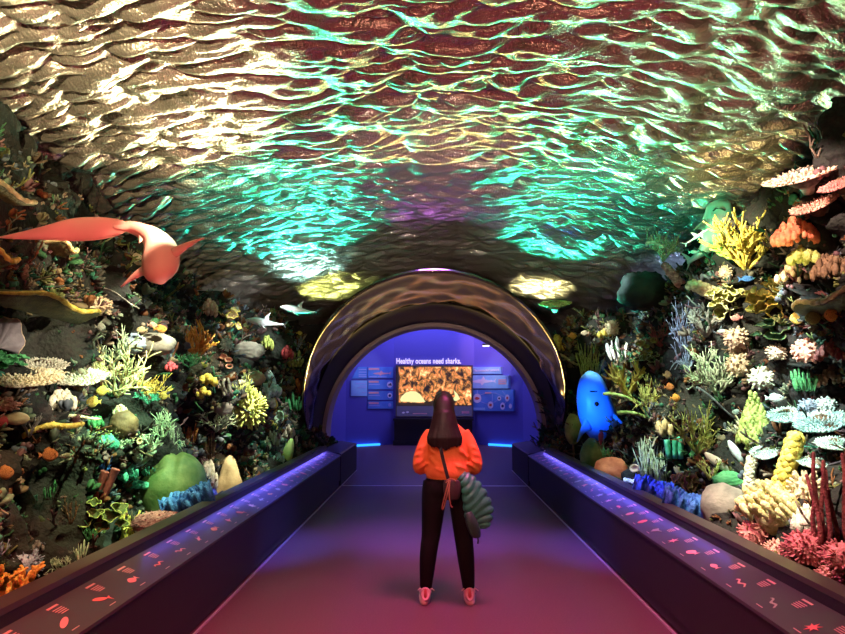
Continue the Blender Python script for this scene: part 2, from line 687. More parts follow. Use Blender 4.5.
def g_lettuce(r, n=7, cup=.8, ruffle=.10):
    """rosette of curled cups opening towards the viewer"""
    leaf, rim = MB(), MB()
    n = int(n * 1.5)
    for k in range(n):
        a0 = 2.39996 * k + r.uniform(-.3, .3)
        q = math.sqrt((k + .3) / n)
        c = Vector((q * math.cos(a0), -.35 * (1 - q * q), q * math.sin(a0) * .9))
        ax = Vector((.5 * q * math.cos(a0) + r.uniform(-.3, .3), -.55, .55 + .4 * q * math.sin(a0) + r.uniform(-.2, .3))).normalized()
        u = ax.orthogonal().normalized()
        v = ax.cross(u)
        R = r.uniform(.26, .52) * (1.05 - .3 * q)
        ph, lob = r.uniform(0, 6), r.choice([2, 3, 3, 4])
        nr, na = 6, 26
        vs = []
        for i in range(nr):
            t = i / (nr - 1)
            for j in range(na):
                a = 2 * PI * j / na
                rr = R * (.12 + .88 * t) * (1 + (.20 * math.sin(lob * a + ph) + .07 * math.sin(7 * a + 2 * ph)) * t)
                z = R * (cup * t ** 1.6 + ruffle * 1.6 * math.sin(5 * a + ph) * t * t) - R * .5
                vs.append(c + u * rr * math.cos(a) + v * rr * math.sin(a) + ax * z)
        fs = [(i * na + j, i * na + (j + 1) % na, (i + 1) * na + (j + 1) % na, (i + 1) * na + j) for i in range(nr - 1) for j in range(na)]
        fs.append(tuple(range(na - 1, -1, -1)))
        leaf.add(vs, fs)
        edge = vs[(nr - 1) * na:]
        rim.tube(edge + [edge[0]], .026, n=5, tip=False)
    return [('fronds', leaf, 0, .03), ('growing_edge', rim, 1)]


def g_leafclump(r, n=26):
    """clump of upright flattened lobes"""
    mb = MB()
    for k in range(n):
        a = 2.39996 * k
        q = math.sqrt(k / n) * .6
        base = Vector((q * math.cos(a), q * math.sin(a), 0))
        d = Vector((math.cos(a) * q * 1.1, math.sin(a) * q * 1.1 - .15, 1)).normalized()
        L = r.uniform(.5, 1)
        w = r.uniform(.10, .18)
        side = d.cross(Vector((math.cos(a + 1), math.sin(a + 1), 0))).normalized()
        nn = d.cross(side)
        rings = []
        for t, k2 in ((0, .35), (.35, .8), (.7, 1), (.92, .8), (1, .35)):
            c = base + d * L * t + nn * .12 * math.sin(t * 3 + a)
            rings.append([c + side * (w * k2 * math.cos(b)) + nn * (w * .30 * k2 * math.sin(b)) for b in [2 * PI * i / 8 for i in range(8)]])
        mb.ring_loft(rings)
    return [(None, mb, 0)]


def g_flow(r, n=60):
    """mound of thick finger lobes all leaning one way"""
    mb = MB()
    mb.blob((0, 0, .05), .62, 14, 9, squash=(1.2, .8, .8))
    for k in range(n):
        a = 2.39996 * k
        q = math.sqrt((k + .5) / n)
        base = Vector((q * 1.0 * math.cos(a), q * .8 * math.sin(a), .55 * (1 - q * q) - .1))
        d = Vector((-.75 + r.uniform(-.2, .2), -.35 + r.uniform(-.2, .2), .55 + r.uniform(-.2, .2))).normalized()
        L = r.uniform(.28, .46)
        w = r.uniform(.06, .085)
        mb.tube([base, base + d * L * .5 + Vector((0, 0, .03)), base + d * L], [w * .8, w, w * 1.05], n=7)
    return [(None, mb, 0)]


def g_lumps(r, n=16, lo=.22, hi=.42):
    mb = MB()
    for k in range(n):
        a = 2.39996 * k
        q = math.sqrt(k / n)
        sd = Vector((r.uniform(0, 50), 0, 0))
        mb.blob((q * math.cos(a), q * math.sin(a) * .6, (1 - q * q) * .5 + r.uniform(-.1, .1)), r.uniform(lo, hi), 9, 7,
                lambda d: 1 + mnoise.noise(d * 2.5 + sd) * .3)
    return [(None, mb, 0)]


def g_whips(r, n=9, rad=.028, lean=.12):
    mb = MB()
    for k in range(n):
        x = r.uniform(-.16, .16)
        tx = x * 1.4 + r.uniform(-lean, lean)
        L = r.uniform(.55, 1.0)
        y = r.uniform(-.08, .08)
        pts = [Vector((x + (tx - x) * t + .02 * math.sin(t * 6 + k), y + .03 * math.sin(t * 4 + k * 2), L * t)) for t in (0, .25, .5, .75, 1)]
        mb.tube(pts, [rad, rad, rad * .9, rad * .85, rad * .7], n=6)
    return [(None, mb, 0)]


def g_whip1(r, rad=.03, bend=.25):
    mb = MB()
    pts = [Vector((-.5 + t, -.05 * math.sin(3 * t), bend * (t - .5) + .06 * math.sin(5 * t))) for t in [k / 8 for k in range(9)]]
    mb.tube(pts, [rad * (1 - .25 * k / 8 + .3 * math.sin(k * 2.1) * .3) for k in range(9)], n=7)
    for k in range(26):
        t = r.random()
        c = Vector((-.5 + t, -.05 * math.sin(3 * t), bend * (t - .5) + .06 * math.sin(5 * t)))
        a = r.uniform(0, 6.28)
        mb.blob(c + Vector((0, math.cos(a), math.sin(a))) * rad * .8, rad * r.uniform(.3, .5), 5, 4)
    return [(None, mb, 0)]


def g_tubes(r, n=3, rad=.16, lean=.25, flare=1.15):
    parts = []
    for k in range(n):
        mb = MB()
        x = (k - (n - 1) / 2) * rad * 1.7
        L = r.uniform(.65, 1)
        tx = x * (1 + lean) + r.uniform(-.08, .08)
        rings = []
        prof = [(0, .75), (.3, .9), (.7, 1.0), (.97, flare), (1.0, flare * .95), (.98, flare * .72), (.7, .6), (.45, .3)]
        for t, q in prof:
            c = Vector((x + (tx - x) * t, r.uniform(-.01, .01), L * t))
            rings.append([c + Vector((math.cos(a), math.sin(a), 0)) * rad * q * (1 + .07 * math.sin(3 * a + k)) for a in [2 * PI * i / 14 for i in range(14)]])
        mb.ring_loft(rings)
        parts.append(('tube', mb, 0))
    return parts


def g_column(r):
    mb = MB()
    for k in range(60):
        t = k / 59
        a = k * 2.39996
        rad = .13 * (1.25 - .5 * t)
        mb.blob((rad * math.cos(a) * .8 + .10 * t, rad * math.sin(a) * .8, t), r.uniform(.07, .11), 7, 5)
    mb.tube([(0, 0, 0), (.05, 0, .5), (.10, 0, 1.02)], [.15, .12, .10], n=10)
    return [(None, mb, 0)]


def g_fansheet(r):
    """upright fan with a scalloped pale edge"""
    sheet, rim = MB(), MB()
    nr, na = 8, 30
    vs = []
    for i in range(nr):
        t = i / (nr - 1)
        for j in range(na + 1):
            a = -.25 + (PI + .5) * j / na
            k = t * (1 + .06 * math.sin(9 * a)) * (.9 + .15 * math.sin(2 * a))
            vs.append(Vector((k * math.cos(a), .10 * math.sin(5 * a) * t * t + .06 * math.sin(14 * a) * t, k * math.sin(a))))
    b = na + 1
    sheet.add(vs, [(i * b + j, i * b + j + 1, (i + 1) * b + j + 1, (i + 1) * b + j) for i in range(nr - 1) for j in range(na)])
    rim.tube(vs[(nr - 1) * b:], .022, n=5)
    return [('blade', sheet, 0, .03), ('growing_edge', rim, 1)]


def g_paddle(r, stem=.4):
    """leaf-shaped sponge on a stem"""
    blade, st = MB(), MB()
    rings = []
    for k in range(11):
        t = k / 10
        w = .30 * math.sin(PI * (t * .93 + .035)) ** .6 * (1 - .15 * t)
        c = Vector((.05 * math.sin(3 * t), 0, stem + t * (1 - stem)))
        rings.append([c + Vector((w * math.cos(a), .22 * w * math.sin(a), 0)) for a in [2 * PI * i / 16 for i in range(16)]])
    blade.ring_loft(rings)
    st.tube([(0, 0, 0), (.02, 0, stem * .5), (0, 0, stem + .05)], [.035, .028, .03], n=7)
    return [('blade', blade, 0), ('stem', st, 1)]


def g_ruffle(r, n=7):
    """long low frilled crust"""
    mb = MB()
    for row in range(n):
        y = (row - n / 2) * .07
        nl = 40
        vs = []
        for j in range(nl + 1):
            t = j / nl
            x = -.5 + t
            fold = .05 * math.sin(26 * t + row * 2) + .02 * math.sin(61 * t + row)
            h = .16 + .05 * math.sin(9 * t + row) + .03 * math.sin(33 * t + 2 * row)
            vs += [Vector((x, y + fold * .3, -.08)), Vector((x, y + fold * .8, h * .6)), Vector((x, y + fold * 1.5, h))]
        fs = []
        for j in range(nl):
            for q in range(2):
                a = j * 3 + q
                fs.append((a, a + 3, a + 4, a + 1))
        mb.add(vs, fs)
    return [(None, mb, 0, .012)]


def g_net(r, n=9):
    """sea fan: a plane of branching rods"""
    mb = MB()

    def grow(p, d, L, rad, lv):
        q = p + d * L
        m = p.lerp(q, .5) + Vector((r.uniform(-.03, .03), r.uniform(-.03, .03), r.uniform(-.03, .03)))
        mb.tube([p, m, q], [rad, rad * .9, rad * .75], n=5)
        if lv:
            for s in (-1, 1):
                a = r.uniform(.25, .6) * s
                dd = Vector((d.x * math.cos(a) - d.z * math.sin(a), d.y + r.uniform(-.08, .08), d.x * math.sin(a) + d.z * math.cos(a))).normalized()
                grow(q if r.random() < .6 else m, dd, L * r.uniform(.6, .95), rad * .8, lv - 1)
    for k in range(n):
        a = -.9 + 1.8 * k / max(1, n - 1)
        grow(Vector((0, 0, 0)), Vector((math.sin(a), 0, math.cos(a))), .34, .022, 3)
    return [(None, mb, 0)]


def g_grass(r, n=40):
    mb = MB()
    for k in range(n):
        x, y = r.uniform(-.4, .4), r.uniform(-.2, .2)
        L = r.uniform(.5, 1)
        b = r.uniform(-.3, .3)
        mb.tube([(x, y, 0), (x + b * .35, y, L * .5), (x + b, y - .05, L)], [.022, .02, .010], n=5)
    return [(None, mb, 0)]


def g_spindle(r):
    mb = MB()
    rings = []
    for k in range(9):
        t = k / 8
        w = .14 * (math.sin(PI * (t * .9 + .06)) ** .7)
        rings.append([Vector((w * math.cos(a), w * math.sin(a), t)) for a in [2 * PI * i / 12 for i in range(12)]])
    mb.ring_loft(rings)
    return [(None, mb, 0)]


def g_cups(r, n=6):
    parts = []
    mb, rim = MB(), MB()
    for k in range(n):
        a = 2.39996 * k
        q = .6 * math.sqrt(k / n)
        c = Vector((q * math.cos(a), -.1, q * math.sin(a)))
        ax = Vector((r.uniform(-.4, .4), -1, r.uniform(-.1, .6))).normalized()
        u = ax.orthogonal().normalized()
        v = ax.cross(u)
        R = r.uniform(.14, .24)
        rings = []
        for z, w in ((-.5, .5), (-.1, .8), (.2, 1), (.22, .8), (.05, .6), (-.2, .2)):
            rings.append([c + ax * z * R * 1.5 + (u * math.cos(b) + v * math.sin(b)) * R * w for b in [2 * PI * i / 12 for i in range(12)]])
        mb.ring_loft(rings)
    return [(None, mb, 0)]


GEN = dict(branch=g_branch, thicket=g_fan_branch, finger=g_finger, dome=g_dome, ridgedome=g_ridge_dome, cone=g_cone,
           bumpycone=g_bumpycone, plate=g_plate, lettuce=g_lettuce, leafclump=g_leafclump, flow=g_flow, lumps=g_lumps,
           whips=g_whips, whip1=g_whip1, tubes=g_tubes, column=g_column, fansheet=g_fansheet, paddle=g_paddle,
           ruffle=g_ruffle, net=g_net, grass=g_grass, spindle=g_spindle, cups=g_cups)
SEED = [0]


def coral(s, kind, x0, y0, x1, y1, col, name, label, cat, col2=None, depth=.8, tilt=0.0, pull=0.15, anchor=None, X=None, Y=None, **kw):
    """grow one coral so that it fills about the width and height seen, rooted on the reef rock"""
    SEED[0] += 1
    r = random.Random(1000 + SEED[0] * 7)
    parts = GEN[kind](r, **kw)
    cx, cy = (x0 + x1) / 2, (y0 + y1) / 2
    ax, ay = anchor or (cx, cy + .25 * (y1 - y0))
    if X is not None:
        P, nrm = atX(ax, ay, s * X), Vector((-s, 0, 0))
    elif Y is not None:
        P, nrm = atY(ax, ay, Y), Vector((-s, 0, 0))
    else:
        ds = []
        for fx in (.15, .5, .85):
            for fy in (.2, .5, .85):
                q = BVHS[s].ray_cast(CAM, ray(x0 + fx * (x1 - x0), y0 + fy * (y1 - y0)))[0]
                if q is not None:
                    ds.append((q - CAM).length)
        ds.sort()
        P, nrm = hit(s, ax, ay)
        if ds:
            P = CAM + ray(cx, cy) * ds[int(len(ds) * .3)]
    d = (P - CAM)
    dist = d.dot(RM @ Vector((0, 0, -1)))
    w, h = (x1 - x0) * dist / F_PX, (y1 - y0) * dist / F_PX
    if tilt and kind in ('spindle', 'column', 'tubes'):
        dg = math.hypot(w, h)
        w, h = dg * {'spindle': .34, 'column': .38, 'tubes': .42}[kind], dg
    dh = Vector((d.x, d.y, 0)).normalized()
    # centre on the line of sight through the middle, standing a little proud of the rock
    P = atX(cx, cy, P.x) if False else CAM + ray(cx, cy) * (d.length)
    P = P - dh * (pull * min(w, h) + .0)
    A = np.vstack([p[1].arr() for p in parts])
    lo, hi = A.min(0), A.max(0)
    size = np.maximum(hi - lo, 1e-6)
    c = (lo + hi) / 2
    dep = depth * min(w, h) if kind != 'plate' else depth * w
    yv = dh                                # local +y runs away from the viewer
    xv = Vector((dh.y, -dh.x, 0))
    zv = Vector((0, 0, 1))
    if tilt:
        xv, zv = xv * math.cos(tilt) + zv * math.sin(tilt), zv * math.cos(tilt) - xv * math.sin(tilt)
    R = Matrix((xv, yv, zv)).transposed()
    sx, sy, sz = w / size[0], dep / size[1], h / size[2]
    zbot = lo[2]
    base = P + R @ Vector((0, 0, (zbot - c[2]) * sz))
    M = Matrix.Diagonal((sx, sy, sz)) @ Matrix.Identity(3)
    keys = [col, col2 or col]
    single = len(parts) == 1
    root = None
    if not single:
        root = empty(name, base)
    for p in parts:
        nm, mb = p[0], p[1]
        solid = (p[3] * min(sx, sy, sz)) if len(p) > 3 else 0
        mb.v = [tuple(R @ (M @ (Vector(v) - Vector(c)) - Vector((0, 0, (zbot - c[2]) * sz)))) for v in mb.v]
        o = mb.build(name if single else nm, pm(keys[p[2]], smooth=kind in ('dome', 'ridgedome', 'cone', 'spindle', 'paddle', 'tubes', 'fansheet')), root, solid=max(.004, solid) if solid else 0)
        if single:
            o.location = base
            root = o
    tag(root, label, cat)
    return root
# ------------------------------------------------------------------ the corals of the reef on the left
L, Rr = -1, 1
cl = lambda *a, **k: coral(L, *a, **k)
cr = lambda *a, **k: coral(Rr, *a, **k)


def shelf(s, p0, p1, X, out, col, rimcol, label):
    """thick plate coral growing out of the rock like a shelf; its lip runs from p0 to p1"""
    a, b = atX(*p0, s * X), atX(*p1, s * X)
    n = Vector((s, 0, 0))
    c = (a + b) / 2
    root = empty('shelf_coral', c, label, 'coral')
    e = b - a
    top, rim = MB(), MB()
    na = 36
    lip, back = [], []
    for j in range(na + 1):
        t = -1 + 2 * j / na
        k = (1 - abs(t) ** 3.2) ** .6
        lip.append(e * (t / 2) - n * (.0) + n * out * (1 - k) * .8 + Vector((0, 0, .025 * math.sin(5 * t + a.y))))
        back.append(e * (t / 2) * .8 + n * (out * 1.25) + Vector((0, 0, -.02)))
    rings = []
    for q, dz in ((0, 0), (.3, .015), (.7, .02), (1, .03), (1, -.07), (.6, -.055), (.2, -.04), (0, -.03)):
        rings.append([lip[j].lerp(back[j], q) + Vector((0, 0, dz)) for j in range(na + 1)])
    top.ring_loft([list(x) for x in zip(*rings)], cap=True)
    rim.tube([p + Vector((0, 0, -.012)) for p in lip], [.008 + .009 * (1 - abs(-1 + 2 * j / na) ** 4) * (1 + .3 * math.sin(j * 1.7)) for j in range(na + 1)], n=7)
    top.build('plate', pm(col), root)
    rim.build('growing_edge', pm(rimcol), root)
    return root


shelf(L, (-30, 170), (54, 208), 2.75, .35, 'darkolive', 'tan', 'broad dark shelf coral with yellowish lip above the pink shark tail')
shelf(L, (62, 239), (84, 254), 2.70, .25, 'darkolive', 'paleyellow', 'small olive shelf coral with white lip just below the pink shark tail')
shelf(L, (-25, 240), (31, 263), 2.62, .2, 'darkolive', 'yellow', 'short yellow-lipped shelf coral between the pink tail and the longest yellow shelf')
shelf(L, (16, 286), (112, 315), 2.42, .15, 'darkolive', 'yellow', 'longest olive shelf coral with bright yellow lip, below the pink shark')

cl('fansheet', -22, 316, 22, 356, 'purplegrey', 'fan_coral', 'purple-grey fan coral with scalloped pale edge above a green plate', 'coral', col2='beige', depth=.25)
cl('lettuce', -18, 350, 26, 374, 'green', 'plate_coral', 'deep green plate coral under the purple-grey fan', 'coral', col2='green')
cl('plate', 17, 356, 67, 377, 'ivory', 'table_coral', 'small oval cream table coral resting above the long cream one', 'coral', col2='brown', depth=.6)
cl('plate', -10, 366, 62, 394, 'cream', 'table_coral', 'long knobby cream table coral under the small oval one', 'coral', col2='brown', depth=.55, tilt=.06)
cl('plate', 48, 366, 108, 392, 'ivory', 'table_coral', 'pale knobby table coral reaching towards the bright staghorn thicket', 'coral', col2='brown', depth=.6, tilt=.05)
cl('finger', -14, 396, 20, 412, 'salmon', 'finger_coral', 'salmon finger coral below the long cream table coral', 'coral', n=60)
cl('dome', 6, 412, 28, 425, 'cream', 'ball_sponge', 'pale egg-shaped sponge beside a red ball sponge', 'sponge', lump=.02)
cl('dome', -8, 415, 7, 429, 'red', 'ball_sponge', 'red ball sponge beside the pale egg-shaped sponge', 'sponge', lump=.03)
cl('branch', 19, 412, 40, 438, 'grey', 'branching_coral', 'small grey branching coral right of the pale egg-shaped sponge', 'coral')
cl('lumps', 50, 388, 76, 413, 'ivory', 'lobed_coral', 'pale yellow and white lobed coral under the long table coral', 'coral')
cl('whip1', 61, 414, 99, 421, 'cream', 'rod_coral', 'short straight cream rod coral, upper of two below the lobed coral', 'coral', bend=-.03, rad=.06)
cl('whip1', 26, 421, 81, 438, 'yellow', 'rod_coral', 'long bent yellow rod coral, lower of two below the lobed coral', 'coral', bend=.22, rad=.05)
cl('thicket', 93, 324, 140, 366, 'palegreen', 'staghorn_coral', 'pale green staghorn coral on top of the bright thicket', 'coral')
cl('thicket', 92, 340, 158, 398, 'paleyellow', 'staghorn_coral', 'bright pale yellow staghorn thicket beside the cream table corals', 'coral', n0=10)
cl('thicket', 128, 365, 172, 400, 'yellow', 'staghorn_coral', 'yellow staghorn sprays at the lower edge of the bright thicket', 'coral')
cl('dome', 118, 333, 146, 356, 'bluegrey', 'brain_coral', 'blue-grey brain coral half hidden behind the staghorn thicket', 'coral', lump=.12, freq=7)
cl('dome', 139, 333, 175, 356, 'stone', 'dome_sponge', 'smooth grey-olive dome sponge beside the orange branching coral', 'sponge', lump=.03)
cl('branch', 170, 320, 219, 358, 'orange', 'branching_coral', 'dense orange branching coral right of the grey-olive dome', 'coral', n0=9, seg=.36, r0=.045)
cl('lumps', 165, 361, 178, 372, 'red', 'soft_coral', 'small red soft coral below the orange branching coral', 'coral')
cl('thicket', 172, 352, 208, 368, 'green', 'branching_coral', 'flat green branching coral directly below the orange branching coral', 'coral')
cl('thicket', 134, 388, 160, 405, 'teal', 'branching_coral', 'small teal branching coral below the yellow staghorn sprays', 'coral')
cl('dome', 110, 410, 138, 438, 'brown', 'boulder_coral', 'brown boulder coral wearing a cream cap', 'coral', lump=.05)
cl('lumps', 113, 404, 128, 416, 'cream', 'lobed_coral', 'cream lobed coral capping the brown boulder', 'coral')
cl('cups', 130, 430, 142, 444, 'tan', 'cup_coral', 'small tan cup coral beside the brown boulder', 'coral', n=2)
cl('lumps', 98, 433, 119, 451, 'teal', 'lobed_coral', 'bright teal lobed coral above the blue twigs', 'coral')
cl('branch', 110, 438, 134, 450, 'palegreen', 'branching_coral', 'pale green branch reaching right from the teal lobed coral', 'coral', n0=4)
cl('branch', 88, 426, 112, 441, 'yellowgreen', 'branching_coral', 'knobbly yellow-green twigs above the teal lobed coral', 'coral', n0=5)
cl('lumps', 88, 415, 104, 428, 'green', 'lobed_coral', 'bright green lobed coral at the tip of the rod corals', 'coral')
cl('branch', 122, 430, 162, 466, 'palegreen', 'staghorn_coral', 'open pale green staghorn above the teal leaves', 'coral', n0=7)
cl('thicket', 145, 408, 176, 440, 'palegreen', 'staghorn_coral', 'upright pale green staghorn left of the dark green twigs', 'coral')
cl('thicket', 168, 422, 186, 452, 'palegreen', 'twig_coral', 'narrow column of pale green twigs above the mossy boulder', 'coral')
cl('leafclump', 183, 422, 198, 444, 'rust', 'fan_sponge', 'rust-orange fan sponge right of the column of green twigs', 'sponge', n=12)
cl('leafclump', 201, 432, 216, 458, 'brown', 'fan_sponge', 'brown fan sponge right of the rust-orange one', 'sponge', n=12)
cl('branch', 96, 452, 112, 477, 'blue', 'twig_coral', 'small blue twig coral above the dark red tube sponge', 'coral', n0=5)
cl('tubes', 92, 470, 114, 504, 'maroon', 'tube_sponge', 'dark red tube sponge leaning behind the green cup coral', 'sponge', n=2, tilt=-.35)
cl('lumps', 118, 462, 138, 482, 'teal', 'leaf_coral', 'pale teal leaf coral right of the dark red tube sponge', 'coral')
cl('lumps', 123, 478, 148, 490, 'teal', 'leaf_coral', 'teal leaf coral beside the upper edge of the mossy boulder', 'coral')
cl('leafclump', 141, 466, 155, 476, 'teal', 'leaf_coral', 'smallest teal leaf coral above the mossy boulder', 'coral', n=8)
cl('lettuce', 78, 498, 128, 530, 'moss', 'lettuce_coral', 'green lettuce cup coral with pale rim under the dark red tube sponge', 'coral', col2='lime', n=5)
cl('branch', 108, 506, 146, 548, 'yellow', 'branching_coral', 'spiky yellow branching coral behind the label rail beside the mossy boulder', 'coral', n0=12, r0=.04, levels=2)
cl('finger', 130, 510, 182, 534, 'mauve', 'crust_coral', 'mauve crust of tiny fingers at the foot of the mossy boulder', 'coral', X=2.12, pull=0, n=160, L=.2, rad=.03, dome=.9)
cl('ridgedome', 142, 452, 206, 528, 'moss', 'boulder_coral', 'large smooth mossy green boulder coral with a ridge', 'coral', depth=.8)
cl('ruffle', 162, 488, 212, 510, 'blue', 'frilled_sponge', 'bright blue frilled sponge in front of the mossy boulder', 'sponge', X=2.09, pull=0, depth=1.4, tilt=.34)
cl('lumps', 190, 452, 218, 494, 'ivory', 'lobed_coral', 'pale lobed coral between the mossy boulder and the yellow cone', 'coral', n=26, lo=.16, hi=.28)
cl('lumps', 212, 453, 226, 467, 'cream', 'lobed_coral', 'round cream lobed coral left of the yellow cone tip', 'coral')
cl('cone', 213, 455, 247, 500, 'tan', 'cone_sponge', 'smooth ochre cone sponge behind the rail', 'sponge')
cl('lumps', 200, 485, 222, 505, 'bluegrey', 'lobed_coral', 'pale blue-grey crust at the foot of the ochre cone', 'coral')
cl('branch', -16, 548, 40, 604, 'orange', 'branching_coral', 'thick bright orange branching coral at the near end of the reef', 'coral', n0=6, r0=.06, up=.8, spread=.5)
cl('finger', 6, 548, 42, 584, 'bluegrey', 'bush_coral', 'bushy blue-grey coral behind the thick orange branches', 'coral', n=120, L=.3, rad=.035, pull=-.2)
cl('branch', -6, 540, 10, 556, 'bluegrey', 'twig_coral', 'little blue twig coral above the thick orange branches', 'coral', n0=5)
cl('thicket', 46, 554, 76, 575, 'palegreen', 'feather_coral', 'pale green feathery coral against the rail right of the orange branches', 'coral')
cl('lumps', 32, 540, 44, 551, 'grey', 'lobed_coral', 'tiny grey lobed coral above the blue-grey bush', 'coral', n=6)
cl('leafclump', 74, 540, 88, 560, 'palegreen', 'finger_coral', 'pale green finger coral hanging near the rail left of the yellow spikes', 'coral', n=10)
cl('branch', 80, 520, 98, 540, 'green', 'twig_coral', 'green drooping twigs below the lettuce cup coral', 'coral', n0=5)
cl('branch', 62, 494, 78, 524, 'brown', 'twig_coral', 'brown upright twig coral left of the lettuce cup coral', 'coral', n0=4)
cl('leafclump', 44, 480, 56, 500, 'green', 'leaf_coral', 'lone small green leaf coral on the dark rock', 'coral', n=6)
cl('lumps', 202, 298, 218, 318, 'salmon', 'soft_coral', 'salmon soft coral above the orange branching coral', 'coral')
cl('lettuce', 214, 304, 242, 330, 'tan', 'leaf_coral', 'golden brown leafy coral left of the lower white shark', 'coral', col2='yellow', n=5)
cl('finger', 220, 338, 234, 352, 'cyanwhite', 'ball_coral', 'pale blue ball of tiny branches right of the orange branching coral', 'coral')
cl('dome', 232, 341, 266, 362, 'stone', 'mound_coral', 'grey-brown mound coral below the white sharks', 'coral', lump=.14)
cl('cups', 219, 354, 233, 369, 'salmon', 'cup_coral', 'small pinkish cup coral left of the grey-brown mound', 'coral', n=3)
cl('lumps', 260, 335, 274, 351, 'yellowgreen', 'lobed_coral', 'yellow-green lobed coral right of the grey-brown mound', 'coral')
cl('lumps', 281, 345, 294, 360, 'red', 'soft_coral', 'dark red soft coral near the tunnel arch, below the upper white shark', 'coral')
cl('branch', 292, 336, 303, 351, 'bluegrey', 'twig_coral', 'tiny blue-grey twigs near the tunnel arch', 'coral', n0=4)
cl('lumps', 199, 373, 218, 387, 'yellow', 'tube_sponge', 'upper of two bright yellow sponges below the orange branching coral', 'sponge', n=7)
cl('lumps', 196, 386, 211, 399, 'yellow', 'tube_sponge', 'lower of two bright yellow sponges below the orange branching coral', 'sponge', n=7)
cl('whips', 214, 372, 234, 396, 'grey', 'whip_coral', 'slanting grey whip corals beside the bright yellow sponges', 'coral', n=5)
cl('thicket', 228, 372, 256, 400, 'yellowgreen', 'fern_coral', 'green ferny coral above the big pale finger coral', 'coral')
cl('dome', 246, 370, 266, 386, 'tan', 'mound_coral', 'tan mound coral behind the green ferny coral', 'coral', lump=.15)
cl('spindle', 262, 366, 276, 384, 'cyanwhite', 'spike_sponge', 'pale blue spike sponge leaning right of the tan mound', 'sponge', tilt=.6)
cl('finger', 230, 386, 268, 430, 'yellowgreen', 'finger_coral', 'big pale yellow-green finger coral in the middle of the reef wall', 'coral', n=170, L=.42, rad=.06, taper=.75)
cl('dome', 214, 400, 233, 416, 'grey', 'brain_coral', 'round grey brain coral left of the big finger coral', 'coral', lump=.05)
cl('lumps', 257, 380, 282, 400, 'cyanwhite', 'lobed_coral', 'white and turquoise lobed coral right of the big finger coral', 'coral', n=18)
cl('lumps', 258, 394, 276, 408, 'ivory', 'lobed_coral', 'ivory lobed coral under the turquoise one', 'coral', n=12)
cl('thicket', 196, 402, 238, 432, 'palegreen', 'twig_coral', 'spreading pale green twigs under the round grey brain coral', 'coral')
cl('spindle', 270, 398, 278, 414, 'yellow', 'spike_sponge', 'small yellow spike sponge hanging under the ivory coral', 'sponge')
cl('cups', 274, 410, 284, 424, 'palegreen', 'cup_coral', 'ring-shaped pale green cup coral below the yellow spike sponge', 'coral', n=1)
cl('cups', 269, 420, 278, 430, 'yellow', 'cup_coral', 'tiny yellow cup coral below the ring-shaped one', 'coral', n=2)
cl('leafclump', 282, 392, 303, 412, 'green', 'leaf_coral', 'green leaf coral close to the tunnel arch', 'coral', n=12)
cl('leafclump', 298, 364, 322, 380, 'green', 'leaf_coral', 'long green fronds against the side of the tunnel arch', 'coral', n=10)
cl('leafclump', 288, 376, 316, 394, 'rust', 'fan_sponge', 'rust-brown fronds under the long green fronds', 'sponge', n=10)
cl('leafclump', 284, 350, 304, 368, 'olive', 'leaf_coral', 'olive fronds above the rust-brown fronds', 'coral', n=10)
cl('spindle', 280, 440, 295, 468, 'lime', 'paddle_sponge', 'pale green paddle sponge near the far end of the rail', 'sponge', tilt=-.25)
cl('lumps', 273, 452, 285, 466, 'cyanwhite', 'crust_coral', 'pale blue crust at the foot of the green paddle sponge', 'coral', n=8)
cl('lumps', 264, 430, 280, 450, 'palegreen', 'crust_coral', 'pale green pebbly crust left of the green paddle sponge', 'coral', n=16, lo=.12, hi=.22)
cl('lumps', 280, 424, 298, 444, 'beige', 'crust_coral', 'beige pebbly crust above the green paddle sponge', 'coral', n=16, lo=.12, hi=.22)
cl('finger', 84, 296, 112, 318, 'beige', 'ball_coral', 'beige knobs on the dark rock above the yellow shelf end', 'coral', n=64)
cl('whip1', 96, 288, 138, 308, 'grey', 'whip_coral', 'thin grey arched whip above the pale green staghorn', 'coral', rad=.02, bend=-.3)

# ------------------------------------------------------------------ the corals of the reef on the right
cr('plate', 766, 160, 846, 194, 'beige', 'table_coral', 'wide pinkish table coral just under the ceiling', 'coral', col2='grey', depth=.5, tilt=.18)
cr('plate', 820, 172, 864, 200, 'pink', 'table_coral', 'pink knobby table coral, upper of two at the near end', 'coral', col2='brown', tilt=.3)
cr('plate', 792, 190, 840, 222, 'salmon', 'table_coral', 'salmon knobby table coral, lower of two above the red-orange coral', 'coral', col2='brown', tilt=.35)
cr('lumps', 772, 216, 816, 248, 'redorange', 'soft_coral', 'red-orange soft coral right of the yellow staghorn bush', 'coral', n=44, lo=.12, hi=.24)
cr('branch', 702, 210, 780, 274, 'yellow', 'staghorn_coral', 'big yellow staghorn bush in front of the green shark', 'coral', n0=11, r0=.030, split=4)
cr('lumps', 788, 245, 818, 266, 'yellowgreen', 'lobed_coral', 'yellow-green lobed coral below the red-orange coral', 'coral', n=14)
cr('lumps', 812, 252, 850, 282, 'brown', 'crust_coral', 'bumpy brown crust above the right-hand shelf coral', 'coral', n=30, lo=.12, hi=.2)
cr('lumps', 776, 262, 812, 286, 'tan', 'crust_coral', 'bumpy tan crust between lettuce coral and brown crust', 'coral', n=26, lo=.12, hi=.2)
cr('finger', 719, 265, 733, 281, 'beige', 'ball_coral', 'small beige ball coral under the yellow staghorn bush', 'coral', n=64)
cr('column', 688, 283, 730, 302, 'cream', 'finger_coral', 'bent cream finger coral left of the lettuce coral', 'coral', tilt=1.2)
cr('lettuce', 706, 282, 752, 320, 'olive', 'lettuce_coral', 'olive lettuce coral with pale yellow rims below the yellow staghorn', 'coral', col2='paleyellow', n=8)
